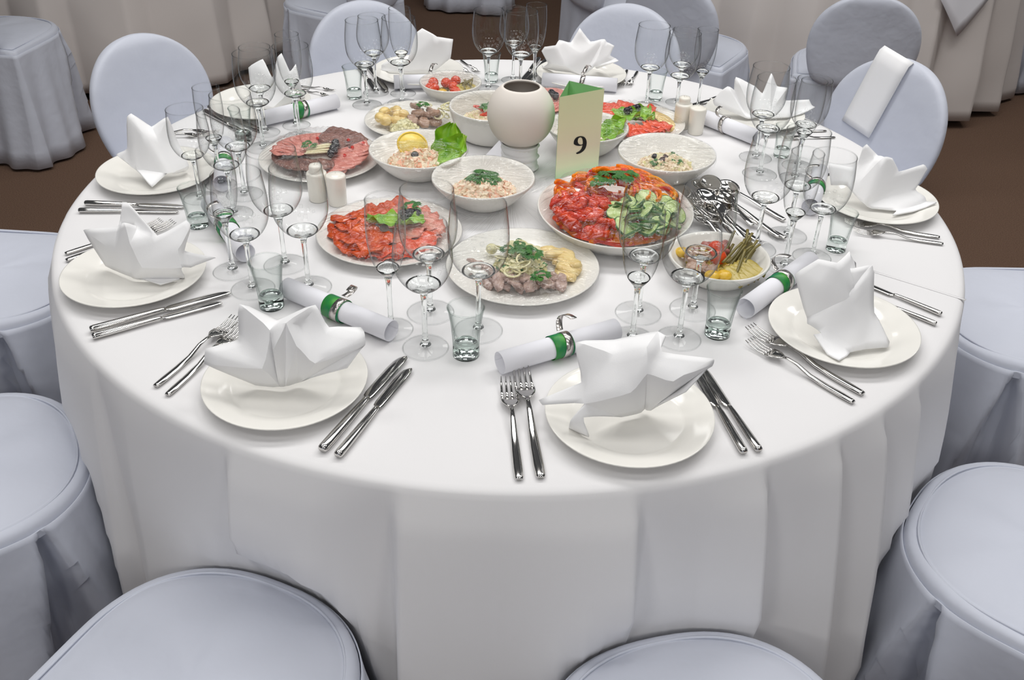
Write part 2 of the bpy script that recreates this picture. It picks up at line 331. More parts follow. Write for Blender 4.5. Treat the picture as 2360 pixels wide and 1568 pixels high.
# ------------------------------------------------------------------ chairs
def seat_outline(k=1.0, n=64, w=.222, back=-.205, front=.215):
    pts = []
    nb = 10
    for i in range(nb): pts.append((-w + 2 * w * i / nb, back))                   # back edge
    for i in range(nb): pts.append((w, back + (0 - back) * i / nb))
    for i in range(n - 3 * nb):
        a = PI * i / (n - 3 * nb); e = .84
        pts.append((w * math.copysign(abs(math.cos(a)) ** e, math.cos(a)), front * abs(math.sin(a)) ** e))
    for i in range(nb): pts.append((-w, 0 + (back - 0) * i / nb))
    return [(x * k, y * k) for x, y in pts]
def make_chair():
    t = thing('banquet_chair', 'chair', 'chair')
    OUT = seat_outline(); n = len(OUT)
    zs = .47
    m = MB(); rings = [(1.0, zs - .03), (1.003, zs - .015), (.99, zs - .003), (.965, zs + .003), (.93, zs + .0045), (.915, zs + .0045), (.90, zs + .0035), (.885, zs + .0055), (.8, zs + .010), (.6, zs + .016), (.35, zs + .019), (.12, zs + .02)]
    def fn(u, v):
        k, z = rings[round(v * (len(rings) - 1))]; x, y = OUT[round(u * n) % n]
        wr = .0025 * math.sin(6 * x / .2 + 9 * y) * (1 - abs(k - .8)) * (0 if k > .95 else 1)
        return (x * k, y * k, z + wr)
    m.grid(fn, n, len(rings), True); st = len(m.v); m.v.append((0, 0, zs + .02)); b = st - n
    for i in range(n): m.f.append((b + i, b + (i + 1) % n, st))
    seat = m.build('seat_cover', M['chair'], t)
    pip = MB(); oo = [(x * .915, y * .915, zs + .005) for x, y in OUT]; pip.tube(oo[8:] + oo[:3], .0022, 6, False); pip.build('piping', M['chair'], seat)
    # skirt with a pleat gaping at either front corner
    rng = random.Random(5); ph = [rng.uniform(0, 6) for _ in range(6)]; N = 220
    cum = [0]
    for i in range(n):
        a, b2 = OUT[i], OUT[(i + 1) % n]; cum.append(cum[-1] + math.hypot(b2[0] - a[0], b2[1] - a[1]))
    def on(u):
        L = u * cum[-1]
        for i in range(n):
            if cum[i] <= L <= cum[i + 1] + 1e-9:
                f = (L - cum[i]) / max(cum[i + 1] - cum[i], 1e-9); a, b2 = OUT[i], OUT[(i + 1) % n]
                return Vector((a[0] + (b2[0] - a[0]) * f, a[1] + (b2[1] - a[1]) * f)), Vector((b2[1] - a[1], a[0] - b2[0])).normalized()
    total = cum[-1]; PLEATS = [(.444 + .205 + .105) / total, 1 - (.205 + .105) / total]
    ts = [0, .03, .07, .12, .2, .3, .42, .55, .7, .85, 1]
    def sk(u, v):
        t_ = ts[round(v * (len(ts) - 1))]; p, nr = on(u % 1.0)
        d = .004 + .03 * t_ + .016 * t_ * math.sin(7 * 2 * PI * u + ph[0]) + .008 * t_ * math.sin(15 * 2 * PI * u + ph[1] + 2 * t_)
        for pc in PLEATS:
            x = abs(u - pc) * total; wd = .006 + .07 * t_
            if x < wd: d -= (.03 + .075 * t_ ** .7) * min(1, (1 - x / wd) * 2.2) * min(1, t_ * 9)
            elif x < wd + .05: d += .016 * min(1, t_ * 5) * (1 - (x - wd) / .05)
        return (p.x + nr.x * d, p.y + nr.y * d, zs - .012 - (zs - .025) * t_)
    m = MB(); m.grid(sk, N, len(ts), True); o = m.build('skirt', M['chair'], t); solidify(o, .002)
    # padded back under a sleeve of the cover
    zt = .795
    def half(z):
        f = (z - .46) / (zt - .46)
        return (.158 + .037 * math.sin(PI * min(f / .42, 1) / 2)) if f < .42 else .195 * max(1e-4, 1 - ((f - .42) / .58) ** 2.25) ** .5
    zz = [.44, .5, .55, .59, .62, .655, .685, .71, .733, .752, .767, .778, .786, .7915, .7942, .795]
    sec = [(-1, 0), (-.985, .5), (-.93, .85), (-.8, 1), (-.4, 1.12), (0, 1.16), (.4, 1.12), (.8, 1), (.93, .85), (.985, .5), (1, 0), (.985, -.5), (.93, -.85), (.8, -1), (0, -1.1), (-.8, -1), (-.93, -.85), (-.985, -.5)]
    def bk(u, v):
        z = zz[round(v * (len(zz) - 1))]; sx, sy = sec[round(u * len(sec)) % len(sec)]
        th = .02 * (1 if z < .76 else max(.1, (1 - ((z - .76) / .035) ** 2)) ** .5)
        yc = -.20 - .14 * (z - .46) - .03 * (1 - (sx * half(z) / .195) ** 2)
        return (sx * half(z), yc + sy * th, z)
    m = MB(); m.grid(bk, len(sec), len(zz), True)
    nb = len(m.v); m.f.append(tuple(range(nb - len(sec), nb))); m.f.append(tuple(range(len(sec)))[::-1])
    b = m.build('backrest_cover', M['chair'], t); subsurf(b, 1)
    return t
chair0 = make_chair(); _cu = [False]
def place_chair(x, y, facing, label, group):
    rz = facing - PI / 2
    if not _cu[0]: _cu[0] = True; c = chair0; c.location = (x, y, 0); c.rotation_euler = (0, 0, rz); c['label'] = label; c['group'] = group; return c
    return dup(chair0, (x, y, 0), rz, label, group)
GC = 'white covered chairs round the set table'
CH = {}
for key, az, r, lab in [('FL', -113, 1.098, 'white covered chair tucked in front of the two-peaked napkin plate'),
                        ('FR', -75.5, 1.145, 'white covered chair of which only the rounded seat edge shows under the cloth'),
                        ('R', -38.5, 1.155, 'white covered chair with the big pinched pleat beside the cloth corner crease'),
                        ('R2', 1, 1.19, 'white covered seat below the forks and the plate by the towel-draped chair'),
                        ('E', 37, 1.12, 'white covered chair with a folded towel draped over its back'),
                        ('F', 74.5, 1.12, 'white covered chair behind the lotus napkin and the number card'),
                        ('G', 111, 1.12, 'white covered chair behind the small bowl of cherry tomatoes'),
                        ('H', 141, 1.13, 'white covered chair whose arched back rises beside the ham platter glasses'),
                        ('L2', 176, 1.2, 'white covered seat by the table rim beside the two parallel knives'),
                        ('L1', -149, 1.13, 'white covered chair between the five-pointed napkin and the cloth folds')]:
    a = math.radians(az); CH[key] = place_chair(r * math.cos(a), r * math.sin(a), a + PI, lab, GC)
GN = 'white covered chairs at the neighbouring tables'
for (x, y, f), lab in zip(OUTER, ['covered chair with a pleated skirt standing on dark carpet by the long cloth',
        'covered chair at the neighbouring table, seen behind the tomato bowl chair',
        'covered chair with its shaded back turned, beside the wine glasses and shakers',
        'covered chair with its shaded back turned, behind the towel-draped chair',
        'covered chair whose seat shows just above the lotus napkin chair',
        'covered chair past the gathered cloth on the lighter carpet',
        'covered chair far back on the carpet above the tall flute',
        'far covered chair whose hem only just shows beside the other far chair']):
    place_chair(x, y, math.radians(f), lab, GN)
# towel over the back of chair E
def towel():
    m = MB(); h = .052
    path = []
    for i in range(12): z = .575 + .21 * i / 11; path.append((-.20 - .14 * (z - .46) - .03 + .031 - .000, z))
    path[-1] = (path[-1][0] - .004, path[-1][1] + .012)
    path += [(-.262, .805), (-.288, .785), (-.294, .74), (-.292, .66)]
    def fn(u, v):
        y, z = path[round(v * (len(path) - 1))]; x = -h + 2 * h * u
        return (x, y + .002, z)
    m.grid(fn, 5, len(path))
    return m
tw = towel().build('draped_towel', M['napkin']); solidify(tw, .004, 1)
tag(tw, 'folded white towel hanging over the back of a covered chair', 'towel')
tw.matrix_world = Matrix.Translation(CH['E'].location) @ Matrix.Rotation(CH['E'].rotation_euler.z, 4, 'Z') @ Matrix.Translation((.05, 0, 0)) @ Matrix.Translation((0, 0, .7)) @ Matrix.Rotation(math.radians(-12), 4, 'Y') @ Matrix.Translation((0, 0, -.7))

# ------------------------------------------------------------------ seats: plate centres on the table
SEAT = {'FL': (-.3335, -.6818), 'FR': (.1798, -.7419), 'R': (.5605, -.4979), 'R2': (.7686, -.0037), 'E': (.608, .474), 'F': (.184, .736), 'G': (-.262, .727), 'H': (-.632, .462), 'L2': (-.7576, .0435), 'L1': (-.6638, -.378)}
WHERE = {'FL': 'the two-peaked napkin', 'FR': 'the napkin in front of the vegetable platter', 'R': 'the cup-like napkin next to the pickled vegetable dish', 'R2': 'the lily napkin by the towel-draped chair',
         'E': 'the napkin by the second pair of shakers', 'F': 'the lotus napkin behind the number card', 'G': 'the square-edged napkin behind the tomato bowl', 'H': 'the napkin seen through glasses beyond the ham platter',
         'L2': 'the three-pointed napkin at the table rim', 'L1': 'the five-pointed napkin at the table rim'}
def make_plate():
    prof = [(0, .0075), (.078, .0078), (.083, .0095), (.088, .0125), (.10, .0158), (.115, .019), (.1215, .0212), (.1232, .0212), (.1232, .0195), (.116, .0155), (.09, .0085), (.076, .003), (.07, .0), (.066, .0), (.064, .003), (0, .003)]
    return MB().lathe(prof, 72).mesh('dinner_plate', M['porcelain'])
plate_me = make_plate()
for k, (x, y) in SEAT.items():
    o = bpy.data.objects.new('dinner_plate', plate_me); COL.objects.link(o); o.location = (x, y, TZ)
    tag(o, 'cream dinner plate under ' + WHERE[k], 'plate', 'dinner plates round the table')

# ------------------------------------------------------------------ folded napkins
def napkin(key, vs, faces, label):
    cx, cy = SEAT[key]; V = {}
    for n, (px, py, dy) in vs.items():
        if dy is None: w = P(px, py, .0125)
        else:
            w = Q(px, py, cy + dy / 100.0)
            if w.z < TZ + .0125: w = P(px, py, .0125)
            if w.z > TZ + .14: w.z = TZ + .14
        V[n] = w
    names = list(V); idx = {n: i for i, n in enumerate(names)}
    bm = bmesh.new(); bv = [bm.verts.new(V[n]) for n in names]
    for f in faces:
        try: bm.faces.new([bv[idx[c]] for c in f.split()])
        except ValueError: pass
    bmesh.ops.triangulate(bm, faces=bm.faces[:])
    bmesh.ops.recalc_face_normals(bm, faces=bm.faces)
    bmesh.ops.subdivide_edges(bm, edges=bm.edges[:], cuts=3, use_grid_fill=True)
    for _ in range(1): bmesh.ops.smooth_vert(bm, verts=bm.verts[:], factor=.3, use_axis_x=True, use_axis_y=True, use_axis_z=True)
    lo = TZ + .011
    for v in bm.verts:
        rr = math.hypot(v.co.x - cx, v.co.y - cy); fl = TZ + (.0105 if rr < .085 else .0125 + max(0, rr - .085) * .33)
        if v.co.z < fl: v.co.z = fl
    me = bpy.data.meshes.new('folded_napkin'); bm.to_mesh(me); bm.free(); me.materials.append(M['napkin'])
    me.polygons.foreach_set('use_smooth', [True] * len(me.polygons))
    o = bpy.data.objects.new('folded_napkin', me); COL.objects.link(o); solidify(o, .0028, 1)
    try: me.set_sharp_from_angle(angle=math.radians(38))
    except Exception: pass
    tag(o, label, 'napkin', 'folded napkins on the dinner plates')
napkin('FL', dict(a=(546, 690, 2), b=(626, 761, -.5), c=(727, 671, 2), c2=(758, 755, 1), d=(660, 744, -2), o=(550, 784, 1), f=(608, 850, -3.5), e=(470, 804, -1), e2=(466, 836, -2), g=(646, 892, None), h=(657, 892, None), n=(591, 887, None), i=(724, 839, -3.5), j=(689, 881, None), k=(845, 772, 0), k2=(847, 790, -.5), l=(834, 758, 2), m=(803, 850, -2), s1=(632, 800, -3.8), s2=(684, 795, -3.2), q=(640, 742, 5), p=(688, 750, 0)),
       ['a b f o', 'o f e', 'e f g n e2', 'b s1 g f', 'd s1 b', 'd h s1', 'd s2 h', 's1 h g', 'd p i s2', 'd c p', 'c c2 p', 'p c2 i', 'c2 l k i', 'k k2 m j i', 's2 i j', 'a q b', 'q d b', 'q c d', 's2 j h'], 'white napkin folded into two tall peaks with spread wings on a plate')
napkin('FR', dict(t1=(1524, 722, 3), t1r=(1538, 760, 2), v1=(1493, 788, -1), r=(1414, 786, 3), v2=(1417, 819, 0), t2=(1322, 787, 1), w0=(1358, 848, -1), w=(1358, 888, -2.5), x=(1454, 904, -4.2), y=(1347, 930, -4), z1=(1475, 951, None), z2=(1434, 960, None), A=(1240, 926, -1), A2=(1246, 936, -2), A3=(1344, 882, -1.5), B=(1313, 969, -5), B3=(1311, 986, None), B2=(1361, 1007, None), B4=(1342, 961, -5), Cc=(1490, 857, -3), D=(1549, 879, -3.5), E1=(1648, 827, 1), E0=(1521, 812, 0), Fb=(1496, 948, None), G1=(1485, 941, None), H1=(1582, 905, -3), E2=(1645, 838, .5)),
       ['t1 v1 v2 r', 'r v2 t2', 't2 v2 w0', 't2 w0 w A3', 'v2 v1 Cc x w w0', 't1 t1r E0 v1', 'v1 E0 D Cc', 'E0 E1 D', 'D E1 E2 H1 Fb', 'Cc D Fb G1', 'x Cc G1 z1', 'w x z1 z2 y', 'A3 w y A2 A', 'y z2 B4', 'y B4 B', 'B B4 B2 B3'], 'white napkin folded into a crumpled star on the plate beside two forks')
napkin('R', dict(t1=(1893, 567, 1), l=(1830, 630, 1), b0=(1858, 735, -2), v=(1927, 604, 0), t2=(1955, 578, 4), t2r=(1970, 606, 4), t3=(2011, 608, 3), t3b=(2014, 626, 2), t3l=(1944, 621, 1), c=(1948, 691, -2.5), m=(1890, 661, -2), r=(2013, 719, -1), c2=(1970, 673, -1), b1=(1858, 748, -3), n=(1971, 746, -4), p=(1889, 768, -4.5), q=(2048, 792, -3), q2=(2046, 804, None), s=(1990, 809, None), u=(1930, 846, None), u2=(1918, 837, -6), u3=(1873, 771, -4.5), w1=(1960, 814, None)),
       ['t1 v c m', 't1 m b0 l', 'm c b1 b0', 'v t2 t2r c2 c', 't3l t3 c2', 't2 t3l t2r', 't3 t3b r n c', 't3 c c2', 'b1 c n p', 'p n w1 u u2 u3', 'n r q q2 s w1'], 'white napkin folded like an open cup beside the pickled vegetable dish')
napkin('L1', dict(t1=(291, 448, 3), tl=(281, 456, 3), a=(276, 522, 1), v1=(317, 522, 1), t2=(287, 511, -1), lt=(189, 526, 1), b=(267, 580, -1), c=(365, 544, -.5), r1=(432, 506, 2), r1b=(440, 516, 1.5), d=(410, 576, -2), f=(327, 617, -3.5), g=(419, 617, -3), h=(307, 640, None), j=(245, 614, None), k=(503, 594, 1), kk=(421, 577, 0), l=(437, 619, -1), m=(314, 642, None), n=(432, 642, None), o=(370, 659, None), tm=(300, 560, -2.2)),
       ['tl t1 v1 a', 't1 c v1', 'lt a b', 'lt b h j', 'a t2 b', 't2 tm b', 'b tm h', 't2 v1 c d f tm', 'tm f h', 'c r1 d', 'r1 r1b d', 'd g f', 'r1b kk g d', 'kk k l g', 'f g n m', 'f m h', 'm n o'], 'white napkin folded into a five-pointed star on the plate above two slanting knives')
napkin('L2', dict(tl=(293, 267, 1), t1=(300, 261, 1.5), v1=(349, 294, 2), t2=(388, 266, 3), t2r=(410, 325, 2), c=(332, 310, -1), c0=(309, 325, -1), d=(363, 323, 0), e=(381, 361, -1), f=(437, 381, 0), g=(301, 381, -2), h=(315, 393, -3), l=(266, 356, 0), l0=(296, 343, 0), i=(330, 394, -3), j=(351, 435, None), k=(386, 402, -3), f2=(430, 392, None)),
       ['tl t1 c c0', 't1 v1 c', 'v1 t2 d', 'v1 d c', 't2 t2r e d', 'c d e k i', 'c0 c i h g', 'tl c0 g l0', 'l l0 g h', 'e t2r f k', 'i k j', 'h i j', 'f f2 k'], 'white napkin folded into three sharp points beside the arched chair back')
napkin('R2', dict(t1=(1998, 330, 3), t1l=(1989, 338, 3), t1r=(2026, 358, 2), bl=(1973, 387, 2), v=(1979, 423, -1), t2=(2038, 359, 0), t2r=(2054, 364, .5), c=(1993, 476, -4), r1=(2071, 395, 0), t3=(2130, 376, 2), t3r=(2137, 389, 2), d=(2040, 455, -2), t3b=(2108, 437, 0), w1=(2133, 454, -1), w2=(2137, 468, -1.5), s=(2007, 482, None), s2=(2063, 488, None), x=(2161, 479, 0), y=(2052, 499, None), a=(1906, 373, 3), b=(1951, 429, 0), a2=(1914, 429, 1)),
       ['bl t1l t1 t1r v', 't1r t2 v', 't2 c v', 't2 t2r r1 c', 'r1 t3 d', 't3 t3r t3b d', 'r1 d c', 'd t3b w1', 'd w1 w2 s2 s', 'c d s', 's2 w2 x y', 'a bl v b', 'a b a2', 'b v c'], 'white lily-folded napkin with broad petals in front of the towel-draped chair')
napkin('E', dict(t0=(1676, 196, 1), t0r=(1692, 207, 1), t0b=(1712, 255, -1), lw=(1643, 232, 1), lw2=(1645, 244, 0), lwb=(1720, 275, None), t1=(1694, 173, 1), r=(1740, 198, 2), vb=(1740, 274, None), v=(1757, 215, 1), t2=(1777, 165, 3), t2r=(1789, 198, 3), t3=(1816, 201, 2), t3b=(1807, 232, 1), bm=(1774, 258, -2), r3=(1865, 229, 2), r2=(1880, 260, 0), b3=(1852, 272, None)),
       ['t0 t0r t0b', 'lw t0 t0b lwb lw2', 't1 vb lwb t0b', 't1 r v bm vb', 'v t2 t2r t3 bm', 't3 t3b bm', 't3b r3 r2 bm', 'bm r2 b3 vb', 't1 t0b t0r'], 'white petal-folded napkin half hidden by wine glasses near the second pair of shakers')
napkin('F', dict(t=(1336, 62, 2), tr=(1362, 96, 1), tl=(1314, 98, 1), c=(1342, 127, -1), l1=(1287, 90, 1), l1b=(1280, 103, 0), r1=(1395, 87, 1), r1b=(1400, 96, 1), b=(1343, 176, None), bl=(1304, 155, -2), br=(1369, 155, -2), l2=(1254, 107, 1), l2b=(1247, 117, 1), l2c=(1262, 146, 0), r2=(1417, 105, 1), r2b=(1407, 127, 0), r3=(1429, 140, 0), r3a=(1421, 134, 1), r3b=(1373, 160, None), ll=(1245, 160, None), lb=(1318, 168, None)),
       ['t tr c tl', 'l1 tl c', 'l1 c b bl l1b', 'c tr r1', 'c r1 r1b br b', 'l2 l1b bl l2c l2b', 'r1b r2 r2b br', 'br r3a r3 r3b', 'l2c bl b lb ll', 'r2b r3a br'], 'white lotus-folded napkin standing behind the pale green number card')
napkin('G', dict(tl=(958, 74, 1), t=(972, 64, 1.5), m=(1008, 83, 0), tr=(1046, 89, 1), trb=(1040, 136, 0), b=(1003, 166, None), k=(964, 124, -1), bl=(938, 143, -1), ll=(895, 138, 0), l2=(876, 150, 0), l2b=(876, 165, None), b2=(955, 167, None)),
       ['tl t m k', 'm tr trb b k', 'tl k bl', 'k b b2 bl', 'll bl b2 l2b l2'], 'white napkin folded into one broad square-edged peak behind the tomato bowl')
napkin('H', dict(a=(572, 155, 1), b=(598, 160, 0), c=(607, 135, 2), d=(628, 180, -1), e=(638, 130, 1), f=(648, 121, 2), g=(668, 165, 0), h=(681, 146, 2), i=(690, 185, 0), j=(660, 218, -2), k=(620, 215, -2), l=(580, 215, -1), m=(705, 228, None), n=(620, 255, None), o=(560, 237, None)),
       ['a b k l', 'b c d k', 'e f g j d', 'g h i j', 'd j k', 'l k n o', 'k j n', 'j i m n', 'a c b'], 'white napkin folded into slim petals seen through the glasses beyond the ham platter')

# ------------------------------------------------------------------ glasses
def curve_r(tab, n):
    zs = [tab[0][0] + (tab[-1][0] - tab[0][0]) * i / (n - 1) for i in range(n)]
    def cat(z):                                                             # smooth through the points
        for i in range(len(tab) - 1):
            if tab[i][0] <= z <= tab[i + 1][0]:
                p0 = tab[max(i - 1, 0)]; p1 = tab[i]; p2 = tab[i + 1]; p3 = tab[min(i + 2, len(tab) - 1)]
                h = p2[0] - p1[0]; t = (z - p1[0]) / h; m1 = (p2[1] - p0[1]) / (p2[0] - p0[0]) * h; m2 = (p3[1] - p1[1]) / (p3[0] - p1[0]) * h
                return (2 * t ** 3 - 3 * t * t + 1) * p1[1] + (t ** 3 - 2 * t * t + t) * m1 + (-2 * t ** 3 + 3 * t * t) * p2[1] + (t ** 3 - t * t) * m2
        return tab[-1][1]
    return [(cat(z), z) for z in zs]
def make_stemware(name, cat_, H, foot_r, stem_top, bowl, fill, seg=40):
    t = thing(name, name, cat_)
    # bowl: thin wall from the thick bottom to the rim, rim bead included
    up = [p for p in curve_r(bowl, 26) if p[1] >= fill - .002]
    m = MB(); m.lathe(up, seg); rr, rz = up[-1]
    m.lathe([(rr + .0009 * math.cos(a), rz + .0009 * math.sin(a)) for a in [2 * PI * k / 6 for k in range(6)]], seg, True)
    b = m.build('bowl', M['bowlglass'], t)
    # stem with the thick, lens-like bowl bottom
    low = [p for p in curve_r(bowl, 40) if p[1] <= fill]
    rt = low[-1][0]; zb = bowl[0][0]
    inner = [(rt * k, zb + .0045 + (fill - zb - .0045) * (k ** 2.4)) for k in (.97, .88, .75, .6, .4, .2)]
    prof = [(0, .0072), (.0085, .0074), (.0055, .012), (.0042, .02), (.0037, stem_top * .5), (.004, stem_top * .85), (.0052, stem_top - .003)] + low[1:] + inner + [(0, zb + .0045)]
    MB().lathe(prof, 24).build('stem', M['footglass'], t)
    f = foot_r; m = MB().lathe([(.0075, .0072), (.012, .006), (f * .6, .0034), (f * .97, .0018)], seg)
    m.lathe([(f - .0008 + .0009 * math.cos(a), .0014 + .0009 * math.sin(a)) for a in [2 * PI * k / 6 for k in range(6)]], seg, True)
    m.build('foot', M['bowlglass'], t)
    # etched ornament: small tilted squares round the lower bowl
    m = MB(); rng = random.Random(3); zc0 = fill + .012
    def rad(z): return lerp_table(z, [(p[1], p[0]) for p in up])
    for a0 in (-PI / 2, PI / 2 - .4):
        for da, dz, s, tl in ((-.42, .002, .0030, .3), (-.16, .0035, .0042, .1), (.12, .0085, .0042, .8), (.42, .002, .0030, .4), (-.05, -.006, .0045, .7), (.22, -.004, .003, .2)):
            a = a0 + da; z = zc0 + dz; o_, i_ = [], []
            for q in range(4):
                for lst, kk in ((o_, 1.0), (i_, .78)):
                    u = s * kk * math.cos(tl + q * PI / 2) * 1.0; w = s * kk * math.sin(tl + q * PI / 2); zz_ = z + w; r_ = rad(zz_) + .0004
                    aa = a + u / r_; lst.append((r_ * math.cos(aa), r_ * math.sin(aa), zz_))
            m.add(o_ + i_, [(q, (q + 1) % 4, 4 + (q + 1) % 4, 4 + q) for q in range(4)])
    m.build('etched_mark', M['etch'], b, smooth=False)['kind'] = 'stuff'
    return t
def make_shot():
    t = thing('shot_glass', 'shot glass', 'shot glass'); seg = 32
    wall = [(.0194, .019), (.0203, .035), (.022, .055), (.0252, .075), (.0270, .0828)]
    m = MB().lathe(wall, seg); m.lathe([(.0266 + .0010 * math.cos(a), .0830 + .0010 * math.sin(a)) for a in [2 * PI * k / 6 for k in range(6)]], seg, True)
    m.lathe([(.0166, .026), (.0182, .038), (.0205, .055), (.0238, .075), (.0260, .0826)], seg)
    m.build('wall', M['shotwall'], t)
    base = [(0, .0002), (.0185, .0002), (.0198, .0012), (.0196, .012), (.0193, .0195), (.0178, .0215), (.0160, .0235), (.0120, .0205), (.006, .019), (0, .0188)]
    MB().lathe(base, seg).build('thick_base', M['shotglass'], t)
    return t
LH, SH, FH, TH = .2145, .2055, .22, .0835
proto = {
    'L': make_stemware('wine_glass', 'wine glass', LH, .0375, .094, [(.094, .0055), (.099, .013), (.105, .0235), (.116, .0335), (.132, .0412), (.150, .0442), (.170, .0443), (.192, .0423), (LH, .0395)], .1085),
    'S': make_stemware('small_wine_glass', 'wine glass', SH, .0345, .097, [(.097, .0055), (.102, .0125), (.108, .022), (.118, .031), (.132, .0385), (.148, .0422), (.166, .0418), (.186, .0388), (SH, .0352)], .111),
    'F': make_stemware('champagne_flute', 'champagne flute', FH, .0335, .094, [(.094, .0048), (.099, .0095), (.107, .0155), (.120, .0215), (.140, .0262), (.160, .0284), (.185, .0288), (.205, .0280), (FH, .0268)], .112),
    'T': make_shot()}
HT = {'L': LH, 'S': SH, 'F': FH, 'T': TH}
used = set()
GLASS = {      # type, position on the table, size against its kind, label
 'A': [('F', (-0.1935, -0.5171), 1.090, 'tall champagne flute whose rim overlaps the salmon platter'),
       ('L', (-0.1330, -0.4620), 1.079, 'rear large wine glass between the salmon and herring platters'),
       ('L', (-0.0491, -0.5135), 1.089, 'large wine glass overlapping the herring platter'),
       ('S', (-0.1324, -0.5673), 1.095, 'foremost small wine glass between the salmon and herring platters'),
       ('T', (-0.0661, -0.5830), 1.090, 'shot glass in front of the herring platter')],
 'B': [('L', (0.2238, -0.4481), 1.064, 'large wine glass directly before the cucumber side of the vegetable platter'),
       ('L', (0.3199, -0.4325), 1.073, 'large wine glass before the heap of serving spoons'),
       ('F', (0.2057, -0.5264), 1.079, 'champagne flute standing in front of a wine glass by the vegetable platter'),
       ('S', (0.2835, -0.5237), 1.086, 'small wine glass before the pickled vegetable dish'),
       ('T', (0.3500, -0.5062), 1.077, 'shot glass between the pickled vegetable dish and a paper roll')],
 'C': [('L', (0.4751, -0.2080), 1.041, 'large wine glass standing at the handles of the serving spoons'),
       ('F', (0.5150, -0.2746), 1.044, 'champagne flute in the cluster between the spoons and the lily napkin'),
       ('L', (0.5769, -0.2356), 0.975, 'large wine glass nearest in line to the lily napkin plate'),
       ('L', (0.5499, -0.1493), 1.023, 'rear large wine glass of the cluster beside the spoon handles'),
       ('T', (0.6322, -0.2006), 0.965, 'shot glass at the tines of the two forks by the lily napkin')],
 'D': [('L', (0.5628, 0.2288), 0.999, 'rearmost large wine glass in front of the petal napkin'),
       ('L', (0.5537, 0.1377), 1.024, 'front large wine glass before the petal napkin'),
       ('L', (0.6506, 0.1879), 0.943, 'large wine glass just before the end of the petal napkin plate'),
       ('F', (0.6281, 0.1202), 1.009, 'champagne flute overlapping the dark chair back and the petal napkin plate'),
       ('T', (0.6258, 0.2443), 0.900, 'shot glass among stems beside the petal napkin plate')],
 'E': [('L', (0.3426, 0.5389), 0.974, 'first wine glass behind the tomato and lettuce platter'),
       ('L', (0.4107, 0.4828), 0.971, 'front wine glass beside the tall shaker'),
       ('S', (0.4285, 0.5731), 0.924, 'small wine glass behind the tall shaker'),
       ('F', (0.4721, 0.5207), 0.942, 'champagne flute behind the two shakers'),
       ('T', (0.3728, 0.5964), 0.916, 'shot glass between stems beyond the lettuce platter')],
 'F': [('L', (-0.0679, 0.6389), 0.968, 'wine glass in front of a shot glass behind the round vase'),
       ('S', (-0.0027, 0.7131), 0.936, 'rear small wine glass behind the round vase'),
       ('L', (0.0164, 0.6089), 1.001, 'wine glass rising straight behind the round vase'),
       ('F', (0.0538, 0.6732), 0.976, 'champagne flute beside the lotus napkin'),
       ('T', (-0.0615, 0.7024), 0.931, 'shot glass seen through a stem behind the round vase')],
 'G': [('L', (-0.3721, 0.5006), 0.996, 'front wine glass beside the shot glass near the potato platter'),
       ('S', (-0.3607, 0.5897), 0.967, 'small wine glass before the dark knives and the arched chair'),
       ('L', (-0.2846, 0.5153), 1.014, 'front wine glass before the square-edged napkin'),
       ('F', (-0.2898, 0.5881), 1.001, 'champagne flute overlapping the square-edged napkin'),
       ('T', (-0.4117, 0.5531), 0.981, 'shot glass standing alone at the two dark knives')],
 'H': [('L', (-0.5710, 0.2152), 1.023, 'front wine glass at the end of the paper roll beyond the ham platter'),
       ('S', (-0.5865, 0.3040), 0.993, 'small wine glass behind another at the end of the paper roll'),
       ('L', (-0.5005, 0.2821), 1.007, 'wine glass in front of the middle of the paper roll beyond the ham'),
       ('F', (-0.5228, 0.3540), 0.999, 'champagne flute behind a wine glass at the ribbon of the paper roll'),
       ('T', (-0.6261, 0.2557), 0.962, 'shot glass among wine glasses beyond the ham platter')],
 'I': [('F', (-0.6158, 0.0165), 0.970, 'champagne flute before the arched chair back'),
       ('L', (-0.6419, -0.0499), 0.900, 'wine glass beside the three-pointed napkin'),
       ('L', (-0.5557, -0.0270), 1.009, 'rear wine glass between the ham platter and the three-pointed napkin'),
       ('L', (-0.5548, -0.1180), 1.007, 'front wine glass between the ham platter and the three-pointed napkin'),
       ('T', (-0.6120, -0.1690), 1.001, 'shot glass between the five-pointed napkin and the knives')],
 'J': [('F', (-0.5008, -0.3407), 1.074, 'champagne flute beside the five-pointed napkin'),
       ('L', (-0.4506, -0.4004), 1.028, 'wine glass behind the shot glass beside the five-pointed napkin'),
       ('L', (-0.4117, -0.3132), 1.054, 'rear wine glass before the ham platter and shakers'),
       ('L', (-0.3540, -0.3905), 1.078, 'front wine glass before the two shakers'),
       ('T', (-0.4060, -0.4532), 1.076, 'shot glass above the two-peaked napkin')],
}
GG = {'L': 'wine glasses on the table', 'S': 'wine glasses on the table', 'F': 'champagne flutes on the table', 'T': 'shot glasses on the table'}
for k, L in GLASS.items():
    for ty, (gx, gy), sc, lab in L:
        rz = math.atan2(gy + CAM_D, gx) - PI / 2 + random.uniform(-.5, .5)
        if ty in used: dup(proto[ty], (gx, gy, TZ), rz, lab, GG[ty], sc)
        else:
            used.add(ty); o = proto[ty]; o.location = (gx, gy, TZ); o.rotation_euler = (0, 0, rz); o.scale = (sc,) * 3; o['label'] = lab; o['group'] = GG[ty]

